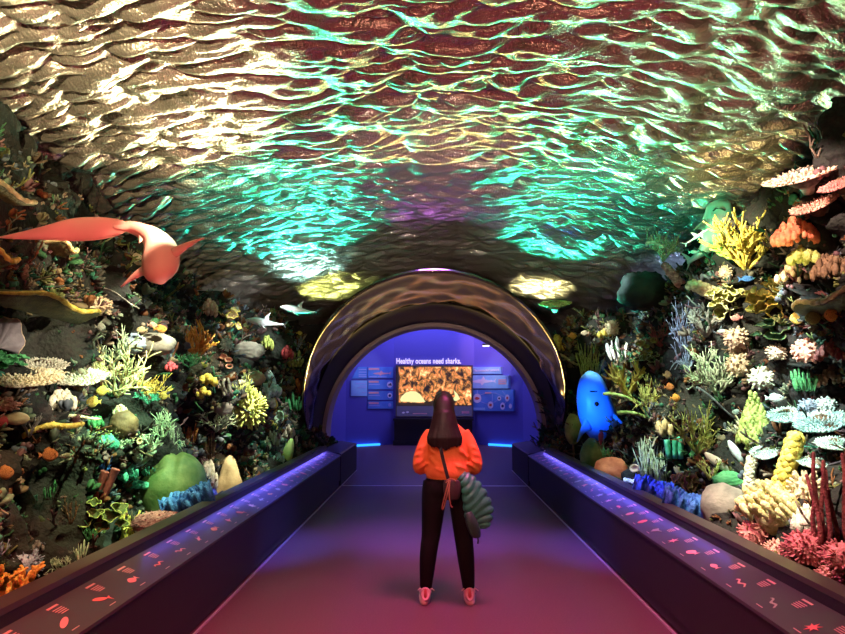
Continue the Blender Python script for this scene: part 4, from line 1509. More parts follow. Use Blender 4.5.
# slender white reef sharks
m_tip = mat('shark_tip_dark', (.03, .03, .035), .5)
for (x0, y0, x1, y1, Yb, lab) in ((245, 320, 287, 325, 8.4, 'lower and larger of the two small white sharks left of the arch'),
                                  (280, 307, 318, 313, 9.0, 'upper and smaller of the two small white sharks left of the arch'),
                                  (709, 229, 684, 245, 6.3, 'thin small white shark beside the green-lit shark')):
    a, b = atY(x0, y0, Yb), atY(x1, y1, Yb + .05)
    e = b - a
    Ln = e.length
    xv = e.normalized()
    yv = Vector((0, 1, 0))
    zv = xv.cross(yv)
    if zv.z < 0:
        zv = -zv
    root = empty('reef_shark', (a + b) / 2, lab, 'shark')
    P = lambda u, v, w=0: a + xv * u * Ln + zv * v * Ln + yv * w * Ln
    row = lambda u, v, hw, hh: (*P(u, v), hw * Ln, hh * Ln)
    fat = .6 if x0 > 600 else 1
    mb = MB()
    loft(mb, [row(0, 0, .01, .012), row(.08, .01, .05 * fat, .045 * fat), row(.25, .01, .08 * fat, .085 * fat), row(.45, .0, .08 * fat, .085 * fat), row(.65, -.005, .045 * fat, .05 * fat), row(.85, .0, .018, .022), row(.93, .01, .012, .018)], zv)
    rel(root, mb, 'body', m_wh)
    mb = MB()
    fin(mb, P(.42, .06), P(.56, .055), P(.57, .24), .012 * Ln * 2)
    rel(root, mb, 'dorsal_fin', m_wh)
    mb = MB()
    fin(mb, P(.90, .0), P(.95, .015), P(1.06, .13), .01)
    fin(mb, P(.90, .0), P(.94, .0), P(.99, -.08), .008)
    rel(root, mb, 'tail_fin', m_tip if x0 < 600 else m_wh)
    for sgn in (-1, 1):
        mb = MB()
        fin(mb, P(.30, -.03, .05 * sgn), P(.40, -.03, .05 * sgn), P(.45, -.13, .20 * sgn), .008)
        rel(root, mb, 'pectoral_fin', m_wh)
    mb = MB()
    for sgn in (-1, 1):
        mb.blob(P(.09, .015, .045 * sgn * fat), .008 * Ln * 1.2, 6, 5)
    rel(root, mb, 'eye', m_eye)
    wires(root, [P(.3, .05), P(.7, .03)])
# ------------------------------------------------------------------ label rails along both sides
m_railface = mat('rail_face_black', (.014, .010, .012), .55, bump=.05, bscale=60)
m_board = mat('label_board_dark', (.06, .055, .07), .42, spec=.25)
m_ledge = mat('rail_ledge', (.06, .055, .05), .42)
m_prt = [mat('print_coral_red', (.80, .22, .20), .5), mat('print_orange', (.85, .36, .16), .5), mat('print_pink', (.85, .36, .36), .5),
         mat('print_grey', (.42, .40, .36), .5), mat('print_tan', (.75, .48, .38), .5)]
m_txt = mat('print_text', (.72, .40, .38), .5)


def sil_fish(r):
    n = 14
    hgt = r.uniform(.16, .34)
    up = [(-.5 + .78 * i / n, hgt * math.sin(PI * (i / n * .92 + .05)) ** .8) for i in range(n + 1)]
    tail = [(.5, .20), (.43, 0), (.5, -.20)]
    return up + tail + [(x, -y * .85) for x, y in reversed(up)]


def sil_shark(r):
    return [(-.5, 0), (-.4, .06), (-.22, .11), (-.10, .12), (-.02, .30), (.06, .11), (.25, .06), (.32, .09), (.36, .045), (.42, .05), (.52, .2), (.47, .02),
            (.50, -.10), (.40, -.01), (.2, -.06), (.02, -.09), (-.08, -.24), (-.14, -.10), (-.35, -.08)]


def sil_star(r):
    k = r.randint(5, 7)
    return [((.42 if i % 2 == 0 else .16) * math.cos(PI * i / k) * (1 + .1 * math.sin(i * 3)), (.42 if i % 2 == 0 else .16) * math.sin(PI * i / k)) for i in range(2 * k)]


def sil_ray(r):
    return [(-.4, 0), (-.2, .3), (.05, .12), (.15, .05), (.5, .02), (.5, -.02), (.15, -.05), (.05, -.12), (-.2, -.3)]


def sil_eel(r):
    up = [(-.5 + i / 12, .07 * math.sin(i * .9) + .05) for i in range(13)]
    return up + [(x, y - .12 * (1 - .6 * abs(x))) for x, y in reversed(up)]


def sil_crab(r):
    pts = []
    for i in range(28):
        a = 2 * PI * i / 28
        q = .22 + (.2 if i % 4 == 0 else 0) * (1 if abs(math.sin(a)) > .2 else 1.1)
        pts.append((q * math.cos(a) * 1.2, q * math.sin(a)))
    return pts


def sil_oval(r):
    return [(.5 * math.cos(2 * PI * i / 20), .14 * math.sin(2 * PI * i / 20)) for i in range(20)]


def sil_round(r):
    return [(.34 * math.cos(2 * PI * i / 22) * (1 + .08 * math.sin(4 * i)), .38 * math.sin(2 * PI * i / 22)) for i in range(22)]


SIL = {-1: [sil_fish, sil_crab, sil_oval, sil_shark, sil_fish, sil_eel, sil_ray, sil_shark, sil_fish, sil_round],
       1: [sil_round, sil_fish, sil_star, sil_crab, sil_eel, sil_fish, sil_round, sil_star, sil_ray, sil_fish]}
RX0, RX1, RX2 = 1.60, 1.835, 1.95
for s, lab in ((-1, 'long dark rail of sloping creature labels in front of the reef with the pink shark'),
               (1, 'long dark rail of sloping creature labels in front of the reef with the blue shark')):
    root = empty('label_rail', (s * 1.78, 6, 0), lab, 'rail')
    Y0, Y1, Y2 = -1.5, 11.1, 13.35
    o_ = root.location

    def part(name, mb, m, smooth=False):
        mb.v = [(v[0] - o_.x, v[1] - o_.y, v[2]) for v in mb.v]
        ob = mb.build(name, m, root, smooth=smooth)
        return ob

    def extr(poly, y0, y1):
        mb = MB()
        k = len(poly)
        mb.add([(s * x, y0, z) for x, z in poly] + [(s * x, y1, z) for x, z in poly],
               [tuple(range(k)), tuple(range(2 * k - 1, k - 1, -1))] + [(i, k + i, k + (i + 1) % k, (i + 1) % k) for i in range(k)])
        return mb
    part('base', extr([(RX0 + .015, .02), (RX0 + .015, .10), (RX0, .11), (RX0, .50), (RX0 + .01, .515), (RX1, .585), (RX1 + .01, .655), (RX2, .655), (RX2, .02)], Y0, Y1), m_railface)
    part('label_board', extr([(RX0 - .012, .512), (RX0 - .012, .530), (RX1, .603), (RX1, .585)], Y0, Y1), m_board)
    part('ledge', extr([(RX1 + .005, .655), (RX1 + .005, .685), (RX2 + .005, .685), (RX2 + .005, .655)], Y0, Y1), m_ledge)
    part('end_block', extr([(RX0 - .01, .02), (RX0 - .01, .54), (RX0 + .02, .56), (RX2 - .05, .60), (RX2, .60), (RX2, .02)], Y1 + .005, Y2), m_railface)
    # printed creatures and lines of text on the sloping board
    u = Vector((s * (RX1 - RX0 + .012), 0, .073)).normalized()      # up the slope
    v = Vector((0, 1, 0))
    nn = Vector((-s * .073, 0, .247)).normalized()
    mid = Vector((s * (RX0 + RX1) / 2, 0, .5665))
    r = random.Random(8 + s)
    across = Vector((0, s * -1.0, 0))          # reading direction for someone facing the reef
    nprt = 0
    y = 2.35
    while y < 10.9:
        c = mid + Vector((0, y, 0)) + nn * .003
        f = SIL[s][nprt % 10] if nprt % 3 else SIL[s][(nprt * 7 + 3) % 10]
        poly = f(r)
        sc_ = r.uniform(.095, .13)
        ang = r.uniform(-.5, .5)
        q = [(x * math.cos(ang) - z * math.sin(ang), x * math.sin(ang) + z * math.cos(ang)) for x, z in poly]
        pmx = MB()
        pmx.prism([(x * sc_, z * sc_) for x, z in q], c - u * .035, across, u, nn, .0015)
        part('creature_print', pmx, m_prt[r.choice([0, 0, 1, 2, 2, 0, 4, 3] if s < 0 else [0, 2, 4, 3, 1, 0, 2, 3])])
        tx = MB()
        for (du, w, h, off) in ((.085, .085, .012, -.14), (.060, .075, .005, -.14), (.047, .075, .005, -.14), (.034, .07, .005, -.14), (.021, .06, .005, -.14)):
            o2 = c + u * du + across * off * -.7 * 1
            tx.prism([(-w / 2, -h / 2), (w / 2, -h / 2), (w / 2, h / 2), (-w / 2, h / 2)], o2, across, u, nn, .0012)
        part('label_text', tx, m_txt)
        tx = MB()
        tx.prism([(-.03, -.0025), (.03, -.0025), (.03, .0025), (-.03, .0025)], c - u * .1 - across * .014, across, u, nn, .0012)
        part('caption_line', tx, m_txt)
        nprt += 1
        y += .335

# ------------------------------------------------------------------ far room exhibits
m_panel = mat('panel_blue', (.10, .28, .70), .5, col2=(.14, .38, .80), scale=3)
m_panel2 = mat('panel_light_blue', (.28, .58, .88), .5, col2=(.36, .68, .92), scale=3)
m_pink = mat('print_salmon', (.90, .42, .42), .5)
m_white = mat('print_white', (.86, .85, .88), .5)
m_red = mat('print_red', (.80, .12, .08), .5)
m_navy = mat('print_navy', (.03, .03, .12), .5)
m_light = mat('print_pale_blue', (.40, .50, .85), .5)


class Board:
    """flat wall-mounted graphic: pixel corners are projected to the wall plane to get true sizes"""

    def __init__(s, A, B, name, label, cat, corners, m, th=.035):
        s.A, s.B = Vector((*A, 0)), Vector((*B, 0))
        s.u = (s.B - s.A).normalized()
        s.n = Vector((s.u.y, -s.u.x, 0))
        if s.n.y > 0:
            s.n = -s.n
        pts = [s.pt(*c) for c in corners]
        s.o = sum(pts, Vector()) / len(pts)
        s.root = empty(name, s.o, label, cat)
        s.th = th
        mb = MB()
        mb.prism([s.uv(p) for p in pts], s.n * .004, s.u, (0, 0, 1), s.n, th)
        mb.build('board', m, s.root, smooth=False)
        s.k = 0

    def pt(s, px, py):
        d = ray(px, py)
        t = (s.A - CAM).dot(s.n) / d.dot(s.n)
        return CAM + d * t

    def uv(s, p):
        q = p - s.o
        return (q.dot(s.u), q.z)

    def poly(s, name, pix, m, th=.004):
        s.k += 1
        mb = MB()
        mb.prism([s.uv(s.pt(*c)) for c in pix], s.n * (.004 + s.th + .0005 * s.k), s.u, (0, 0, 1), s.n, th)
        return mb.build(name, m, s.root, smooth=False)

    def disc(s, name, px, py, rx, ry, m):
        return s.poly(name, [(px + rx * math.cos(2 * PI * i / 20), py + ry * math.sin(2 * PI * i / 20)) for i in range(20)], m)

    def bar(s, name, x0, y0, x1, y1, m):
        return s.poly(name, [(x0, y1), (x1, y1), (x1, y0), (x0, y0)], m)

    def text(s, name, txt, x0, ybase, width_px, m, font_h):
        cu = bpy.data.curves.new(name, 'FONT')
        cu.body = txt
        cu.size = 1
        cu.extrude = .01
        cu.offset = .018
        cu.space_character = 1.06
        to = bpy.data.objects.new('tmp_text', cu)
        C.objects.link(to)
        bpy.context.view_layer.update()
        dg = bpy.context.evaluated_depsgraph_get()
        me = bpy.data.meshes.new_from_object(to.evaluated_get(dg))
        bpy.data.objects.remove(to)
        xs = [v_.co.x for v_ in me.vertices]
        a, b = s.pt(x0, ybase), s.pt(x0 + width_px, ybase)
        k = (b - a).length / (max(xs) - min(xs))
        hh = (s.pt(x0, ybase - font_h) - a).z / .72
        for v_ in me.vertices:
            x, z = (v_.co.x - min(xs)) * k, v_.co.y * hh
            p = a + s.u * x + Vector((0, 0, z)) + s.n * (.012 + s.th + .004 * (1 if v_.co.z > 0 else -1)) - s.o
            v_.co = p
        me.materials.clear()
        me.materials.append(m)
        ob = bpy.data.objects.new(name, me)
        C.objects.link(ob)
        ob.parent = s.root
        return ob


WL = ((-2.6, 19.0), (-1.25, 20.0))
WR = ((1.25, 20.0), (2.6, 19.0))
WB = ((-1.25, 19.995), (1.25, 19.995))
rect = lambda x0, y0, x1, y1: [(x0, y1), (x1, y1), (x1, y0), (x0, y0)]
shk = sil_shark(None)


def shark_pix(cx, cy, w, h, flip=False):
    return [(cx + (-x if flip else x) * w, cy - z * h) for x, z in shk]


B = Board(*WL, 'fact_panel', 'blue fact panel with pink shark picture, top of the right column by the screen', 'panel', rect(367.5, 367, 392.5, 378), m_panel)
B.bar('title_bar', 368, 368, 378.5, 370, m_pink)
B.poly('shark_picture', shark_pix(381, 373.6, 18, 10), m_pink)
B.bar('caption', 368.5, 376.2, 376, 377.3, m_light)
B.bar('caption', 377, 376.5, 386, 377.3, m_light)
for y0, y1, ic, lab, rr in ((380, 389.3, 'black', 'blue fact panel with a white disc of dark creatures, second in its column', 3.0), (391, 399.8, 'ring', 'blue fact panel with a white ring, third in its column', 2.6),
                            (401.3, 408.6, 'flake', 'blue fact panel with a small pale star, lowest in its column', 1.8)):
    B = Board(*WL, 'fact_panel', lab, 'panel', rect(367.5, y0, 392.5, y1), m_panel)
    B.bar('title_bar', 368, y0 + .8, 378, y0 + 2.8, m_pink)
    B.bar('caption', 368, y0 + 4, 379, y0 + 4.8, m_light)
    B.disc('icon_disc', 389, (y0 + y1) / 2, rr * .9, rr, m_white if ic != 'flake' else m_light)
    if ic == 'black':
        B.poly('icon', [(387, 385.5), (388, 384), (388.6, 384.2), (389.6, 382.8), (390.6, 384), (391, 385.8)], m_navy)
    elif ic == 'ring':
        B.disc('icon', 389, (y0 + y1) / 2 + .2, 1.3, 1.3, m_navy)
B = Board(*WL, 'fact_panel', 'slant-edged blue panel of pale text at the outer top of the wall', 'panel', [(351.5, 378.5), (366.5, 378.5), (366.5, 367), (357.5, 367)], m_panel)
for y0 in (369, 371.6, 374.2, 376):
    B.bar('text_line', 358, y0, 365.5, y0 + 1.1, m_light)
B = Board(*WL, 'fact_panel', 'square blue panel of faint text under the slant-edged one', 'panel', rect(350.5, 380.5, 366.5, 396), m_panel2)
for y0, x0 in ((383, 355), (385.4, 359), (387, 357), (392, 361)):
    B.bar('text_line', x0, y0, 365.5, y0 + 1, m_light)

B = Board(*WR, 'header_panel', 'light blue header panel with one line of white writing right of the screen', 'panel', rect(474.5, 367, 502.5, 373.8), m_panel2, th=.09)
B.text('lettering', 'The connected network', 475.3, 371.8, 26, m_white, 2.6)
B = Board(*WR, 'shark_panel', 'bright light blue panel with a white shark picture right of the screen', 'panel', rect(474.5, 375.4, 510.5, 388.4), m_panel2, th=.12)
B.poly('shark_picture', shark_pix(486, 381.5, 24, 17), m_white)
for y0 in (379.5, 381.4, 383.2):
    B.bar('text_line', 500.5, y0, 508.5, y0 + 1.1, m_pink)
B = Board(*WR, 'food_web_panel', 'blue food web panel with white discs joined by lines right of the screen', 'panel', rect(474.5, 389.6, 515, 411), m_panel, th=.09)


def link(x0, y0, x1, y1, w=.28):
    d = Vector((x1 - x0, y1 - y0, 0)).normalized()
    q = Vector((-d.y, d.x, 0)) * w
    B.poly('link_line', [(x0 + q.x, y0 + q.y), (x1 + q.x, y1 + q.y), (x1 - q.x, y1 - q.y), (x0 - q.x, y0 - q.y)], m_light)


for a in ((479, 390, 479, 396), (481, 395, 488, 393.2), (488, 393.2, 497, 393), (497, 393, 506, 397), (494, 394, 494, 403), (481, 401, 490, 404.5), (494, 403.5, 501, 399), (504, 391, 508, 396), (509, 400, 506, 404)):
    link(*a)
for nm, x, y, rx, ry, ic in (('disc', 479, 398.3, 4.0, 4.6, m_red), ('disc', 492.3, 405, 2.8, 3.6, m_red), ('disc', 501, 398.4, 1.9, 2.3, m_navy), ('disc', 509, 398, 2.2, 3.5, m_red), ('disc', 504.4, 406, 2.4, 3.6, m_navy), ('disc', 512.2, 406, 1.5, 2.4, m_light)):
    B.disc('picture_disc', x, y, rx, ry, m_white)
    if rx > 3:
        B.poly('fish_picture', [(x - 2.6, y + .3), (x - 1.2, y - 1.5), (x + .8, y - 1.2), (x + 2.6, y), (x + .8, y + 1.4), (x - 1.4, y + 1.6)], ic)
    elif rx > 1.6:
        B.disc('fish_picture', x, y, rx * .5, ry * .4, ic)
B.bar('text_line', 487, 392.2, 493, 393.6, m_pink)
B.bar('text_line', 475.5, 407.5, 487, 410, m_panel2)

# big screen
m_frame = mat('screen_frame', (.03, .03, .05), .35)
SB = Board(*WB, 'wall_screen', 'big wall screen showing an orange reef with a pale fish, framed in black', 'screen', rect(396, 365.5, 472.5, 416.5), m_frame, th=.12)
m_scr = bpy.data.materials.new('reef_film_on_screen')
nt, b = nodes_of(m_scr)
tc = nt.nodes.new('ShaderNodeTexCoord')
mp = nt.nodes.new('ShaderNodeMapping')
mp.inputs['Scale'].default_value = (1, 1, .8)
n1 = nt.nodes.new('ShaderNodeTexNoise')
n1.inputs['Scale'].default_value = 6.0
n1.inputs['Detail'].default_value = 9
n1.inputs['Roughness'].default_value = .68
n1.inputs['Distortion'].default_value = .8
rp = nt.nodes.new('ShaderNodeValToRGB')
el = rp.color_ramp.elements
el[0].position, el[0].color = .40, (.008, .006, .005, 1)
el[1].position, el[1].color = .66, (.95, .80, .42, 1)
for p_, c_ in ((.45, (.10, .04, .015, 1)), (.52, (.50, .20, .04, 1)), (.56, (.80, .16, .06, 1)), (.60, (.85, .48, .14, 1))):
    e_ = el.new(p_)
    e_.color = c_
nt.links.new(tc.outputs['Object'], mp.inputs['Vector'])
nt.links.new(mp.outputs['Vector'], n1.inputs['Vector'])
nt.links.new(n1.outputs['Fac'], rp.inputs['Fac'])
nt.links.new(rp.outputs['Color'], b.inputs['Emission Color'])
b.inputs['Emission Strength'].default_value = 1.5
b.inputs['Base Color'].default_value = (.01, .01, .01, 1)
scr = SB.bar('display', 399, 367, 471, 405, m_scr)
m_pf = mat('screen_pale_fish', (.02, .02, .02), .4, emit=(.82, .80, .36), estr=1.2)
m_dk = mat('screen_dark_rock', (.01, .01, .01), .4, emit=(.03, .015, .01), estr=1)
m_rd = mat('screen_red_coral', (.01, .01, .01), .4, emit=(.75, .18, .08), estr=.8)
SB.poly('fish_image', [(401, 401.5), (400.2, 399), (402, 396), (406, 392.5), (411, 391), (416, 391.5), (420, 394), (423, 398), (425.5, 401.8), (418, 402.3), (409, 401.8)], m_pf)
SB.poly('rock_image', [(399, 405), (399, 402.6), (410, 402.6), (426, 403), (433, 400), (436, 405)], m_dk)
SB.poly('fish_image', [(452, 400), (455, 396), (453.5, 390), (457, 393.5), (460, 399), (456, 401)], m_pf)
m_strip = mat('screen_info_strip', (.05, .05, .13), .35, emit=(.05, .05, .16), estr=.4)
SB.bar('info_strip', 397, 406, 472, 416, m_strip)
SB.disc('icon', 403.6, 412.5, 1.5, .9, m_white)
SB.disc('icon', 407.6, 412, 1.6, 1.0, m_white)
SB.bar('caption', 413, 413, 427, 414, m_pink)
SB.bar('caption', 461.5, 411, 469, 413.5, m_pink)
HB = Board(*WB, 'wall_lettering', 'white wall lettering reading Healthy oceans need sharks above the screen', 'lettering', rect(396.5, 365, 461, 364.6), m_blue, th=.01)
HB.text('lettering', 'Healthy oceans need sharks.', 396.5, 363.6, 64.5, mat('letter_white_glow', (.92, .88, .9), .5, emit=(.9, .75, .9), estr=.9), 5.6)  # emission added so the letters look brighter; they are no lamp
# black plinth under the screen
p0, p1 = SB.pt(394, 418), SB.pt(472.5, 418)
mb = MB()
mb.box((p0.x, 19.55, 0.001), (p1.x, 19.99, .14))
mb.box((p0.x + .03, 19.6, .14), (p1.x - .03, 19.99, .74))
mb.box((p0.x, 19.55, .74), (p1.x, 19.99, .80))
tag(mb.build('media_cabinet', m_dark, smooth=False), 'low black cabinet standing under the big wall screen', 'cabinet')
# spotlight on the far ceiling track
q = atY(486, 345.5, 18.2)
root = empty('track_light', q, 'small dark track light with glowing face high in the blue room', 'lamp')
mb = MB()
mb.box((-.10, -.06, 0), (.10, .06, .05))
mb.tube([(0, 0, .05), (0, 0, 5 - q.z)], .012, n=6, tip=False)
mb.build('housing', m_dark, root, smooth=False)
mb = MB()
mb.box((-.09, -.05, -.02), (.09, .05, -.001))
mb.build('lamp_face', mat('lamp_face', (.9, .8, .8), .4, emit=(1, .85, .9), estr=4), root, smooth=False)

# ------------------------------------------------------------------ the visitor
m_skin = mat('skin', (.62, .38, .28), .55)
m_orange = mat('orange_fleece', (.80, .15, .03), .85, col2=(.90, .20, .05), scale=8, bump=.35, bscale=14)
m_rib = mat('orange_rib', (.80, .18, .03), .85, bump=.3, bscale=120)
m_trous = mat('black_trousers', (.006, .004, .005), .85, bump=.2, bscale=20, spec=.2)
m_hair = mat('dark_brown_hair', (.007, .003, .003), .48, col2=(.014, .005, .004), scale=26, spec=.35)
m_shoe = mat('pale_shoe', (.62, .42, .40), .6, col2=(.70, .50, .46), scale=30)
m_sole = mat('shoe_sole', (.82, .62, .55), .6)
m_black = mat('black_strap', (.012, .010, .012), .55)
m_tanlea = mat('tan_strap', (.30, .12, .06), .6)
m_jack = mat('green_quilt', (.025, .17, .115), .40, col2=(.04, .21, .15), scale=10, bump=.15, bscale=40)
fl = ray(448, 602)
PO = CAM + fl * (-CAM.z / fl.z)
PO.z = 0
person = empty('person', PO, 'person seen from behind in an orange sweater and black trousers, hands held in front', 'person')


def remesh(o, vox, it=6):
    md = o.modifiers.new('union', 'REMESH')
    md.mode = 'VOXEL'
    md.voxel_size = vox
    md.use_smooth_shade = True
    s2 = o.modifiers.new('smooth', 'SMOOTH')
    s2.iterations = it
    s2.factor = .5
    return o


UPY = (0, 1, 0)
body = MB()
# legs
LEG = {-1: [(-.088, .0, .90, .095, .10), (-.105, .0, .78, .088, .095), (-.128, .005, .52, .062, .066), (-.142, -.005, .42, .056, .062), (-.156, -.01, .30, .054, .058), (-.170, -.005, .12, .036, .042), (-.172, 0, .06, .036, .045)],
       1: [(.088, .0, .90, .095, .10), (.103, .0, .78, .088, .095), (.120, .005, .52, .062, .066), (.130, -.005, .42, .056, .062), (.142, -.01, .30, .054, .058), (.160, -.005, .12, .036, .042), (.163, 0, .06, .036, .045)]}
for s in (-1, 1):
    loft(body, LEG[s], UPY)
    fx = LEG[s][-1][0]
    loft(body, [(fx, -.055, .045, .03, .03), (fx, 0, .05, .036, .042), (fx + .008 * s, .10, .04, .042, .03), (fx + .01 * s, .17, .03, .03, .018)], (0, 0, 1))
# torso, neck, head
loft(body, [(0, .0, .84, .14, .10), (0, -.005, .92, .160, .115), (-.002, 0, 1.02, .130, .092), (-.004, .005, 1.14, .142, .10), (-.006, 0, 1.25, .165, .10), (-.008, -.005, 1.315, .12, .075), (-.010, .0, 1.35, .062, .06), (-.018, .015, 1.42, .05, .052)], UPY)
HC = Vector((-.026, .03, 1.49))
sdv = Vector((4, 4, 4))
body.blob(HC, 1, 24, 18, None, squash=(.072, .090, .105))
loft(body, [(HC.x, HC.y + .04, HC.z - .085, .03, .03), (HC.x, HC.y + .055, HC.z - .06, .05, .035), (HC.x, HC.y + .05, HC.z - .01, .058, .035), (HC.x, HC.y + .04, HC.z + .03, .05, .03)], UPY)
body.blob(HC + Vector((0, .096, -.018)), .016, 8, 6, None, squash=(.8, 1.1, 1.3))           # nose
body.blob(HC + Vector((0, .088, -.062)), .018, 8, 6, None, squash=(1.3, .6, .5))            # lips
for s in (-1, 1):
    body.blob(HC + Vector((s * .072, .0, -.015)), .024, 8, 6, None, squash=(.35, .8, 1.3))    # ears
    # arm: shoulder, elbow, wrist
    ARM = [(s * .120 - .006, -.005, 1.265, .045, .045), (s * .168, -.02, 1.19, .044, .046), (s * .215, -.03, 1.08, .040, .042), (s * .222, .0, 1.025, .040, .04), (s * .17, .12, 1.05, .034, .036), (s * .095, .225, 1.085, .024, .028)]
    loft(body, ARM, UPY)
    # hand: palm and five bent fingers
    W = Vector((s * .095, .225, 1.085))
    fd = Vector((-s * .55, .75, .12)).normalized()
    sd = Vector((0, -.15, 1)).normalized()
    pn = fd.cross(sd).normalized()
    loft(body, [(*W, .024, .028), (*(W + fd * .035), .016, .036), (*(W + fd * .075), .015, .040), (*(W + fd * .092), .012, .036)], sd)
    for i, (off, ln) in enumerate(((.030, .068), (.010, .078), (-.010, .072), (-.029, .056))):
        b0 = W + fd * .082 + sd * off
        cdir = pn * (1 if pn.y > 0 else -1) * .0 - Vector((s, 0, 0)) * .55
        p1 = b0 + fd * ln * .5
        p2 = p1 + (fd + cdir * 1.0).normalized() * ln * .32
        p3 = p2 + (fd * .3 + cdir * 1.6).normalized() * ln * .28
        body.tube([b0, p1, p2, p3], [.0095, .0090, .0082, .0072], n=8)
    t0 = W + fd * .02 + sd * .028
    t1 = t0 + (fd * .6 + sd * .8).normalized() * .035
    t2 = t1 + (fd + sd * .25).normalized() * .030
    body.tube([t0, t1, t2], [.012, .0105, .009], n=8)
bo = body.build('body', m_skin, person)
remesh(bo, .0075, 3)
for s in (-1, 1):
    e = MB()
    e.blob(HC + Vector((s * .030, .082, .012)), .013, 10, 8)
    e.build('eye', mat('eye_white', (.85, .82, .8), .3), person)

# sweater
sw = MB()
loft(sw, [(0, -.005, .955, .166, .122), (0, -.008, .985, .176, .130), (-.002, -.006, 1.05, .172, .124), (-.004, -.004, 1.14, .172, .122), (-.006, -.004, 1.22, .176, .118), (-.008, -.004, 1.275, .164, .105), (-.009, -.004, 1.312, .134, .088), (-.010, -.002, 1.335, .105, .078), (-.012, .002, 1.365, .068, .066)], UPY, n=24)
for s in (-1, 1):
    loft(sw, [(s * .118, -.004, 1.278, .058, .068), (s * .156, -.012, 1.225, .058, .063), (s * .198, -.03, 1.14, .053, .056), (s * .220, -.035, 1.06, .053, .055), (s * .215, -.005, 1.005, .052, .050), (s * .185, .07, 1.020, .052, .05),
              (s * .145, .15, 1.055, .046, .046), (s * .105, .212, 1.08, .036, .038)], UPY)
    for j, (x, y_, z, q) in enumerate(((.222, -.075, 1.12, .5), (.225, -.085, 1.06, .6), (.20, -.075, 1.03, .5), (.205, -.07, 1.17, .4))):
        sw.tube([(s * (x - .04), y_, z + .02), (s * x, y_ - .006, z), (s * (x + .035), y_ + .012, z - .02)], [.010, .019, .010], n=6)
for a in (((-.10, -.115, 1.02), (-.04, -.128, 1.0), (.02, -.13, 1.005)), ((.03, -.12, 1.06), (.09, -.115, 1.03), (.14, -.085, 1.01)), ((-.14, -.085, 1.10), (-.09, -.105, 1.05), (-.05, -.12, 1.03)), ((.06, -.11, 1.17), (.11, -.10, 1.14), (.15, -.07, 1.10)), ((-.15, -.06, 1.18), (-.11, -.09, 1.14), (-.06, -.11, 1.12))):
    sw.tube(a, [.008, .020, .008], n=6)
so = sw.build('sweater', m_orange, person)
remesh(so, .009, 3)
rb = MB()
for (c, rx, ry, z0, z1) in ((Vector((0, -.006, 0)), .165, .121, .930, .962),):
    rings = []
    for z, k_ in ((z0, .97), (z0 + .005, 1.0), (z1, 1.02), (z1 + .006, .98)):
        rings.append([Vector((c.x + rx * k_ * math.cos(2 * PI * i / 60), c.y + ry * k_ * math.sin(2 * PI * i / 60) + (.0025 if i % 2 else 0), z)) for i in range(60)])
    rb.ring_loft(rings)
rb.build('hem_rib', m_rib, so)

# trousers
tr = MB()
loft(tr, [(0, -.004, .83, .150, .115), (0, -.006, .90, .166, .122), (0, -.004, .95, .160, .114), (0, -.002, .965, .156, .11)], UPY, n=24)
for s in (-1, 1):
    rows = [(x, y_, z, a + .010 + (.004 if .3 < z < .6 else 0), b_ + .010) for x, y_, z, a, b_ in LEG[s][:-1]]
    rows[-1] = (rows[-1][0], rows[-1][1], .10, .046, .052)
    loft(tr, rows, UPY)
    tr.blob((s * .075, -.055, .86), .085, 12, 9, None, squash=(1, .8, 1.1))
to = tr.build('trousers', m_trous, person)
remesh(to, .010, 4)

# shoes
for s in (-1, 1):
    fx = LEG[s][-1][0]
    up = MB()
    loft(up, [(fx, -.082, .075, .016, .035), (fx, -.072, .072, .036, .046), (fx, -.03, .075, .041, .052), (fx + .005 * s, .05, .058, .043, .038), (fx + .01 * s, .12, .046, .044, .028), (fx + .01 * s, .165, .038, .034, .018), (fx + .01 * s, .182, .034, .015, .010)], (0, 0, 1))
    uo = up.build('shoe', m_shoe, person)
    so_ = MB()
    prof = []
    for i in range(28):
        a = 2 * PI * i / 28
        y_ = math.sin(a)
        prof.append((fx + .006 * s + (.046 if y_ > 0 else .041) * math.copysign(abs(math.cos(a)) ** .7, math.cos(a)), .05 + .138 * y_))
    so_.prism(prof, (0, 0, .002), (1, 0, 0), (0, 1, 0), (0, 0, 1), .03)
    so_.build('sole', m_sole, uo)
    la = MB()
    for i in range(3):
        z, y_ = .082 + .012 * i, -.03 + .012 * i
        la.tube([(fx - .042, y_, z), (fx - .025, y_ + .03, z + .02), (fx + .025, y_ + .03, z + .02), (fx + .042, y_, z)], .005, n=5)
    la.tube([(fx + .02, -.02, .10), (fx + .05, -.045, .112), (fx + .066, -.05, .10)], .004, n=5)
    la.tube([(fx - .02, -.02, .10), (fx - .046, -.045, .112), (fx - .058, -.05, .10)], .004, n=5)
    la.build('lace', mat('lace_pale', (.75, .55, .5), .6), uo)
    hb = MB()
    hb.tube([(fx, -.078, .05), (fx, -.083, .085), (fx, -.076, .115)], [.014, .013, .008], n=8)
    hb.build('heel_tab', mat('heel_red', (.50, .10, .09), .6), uo)

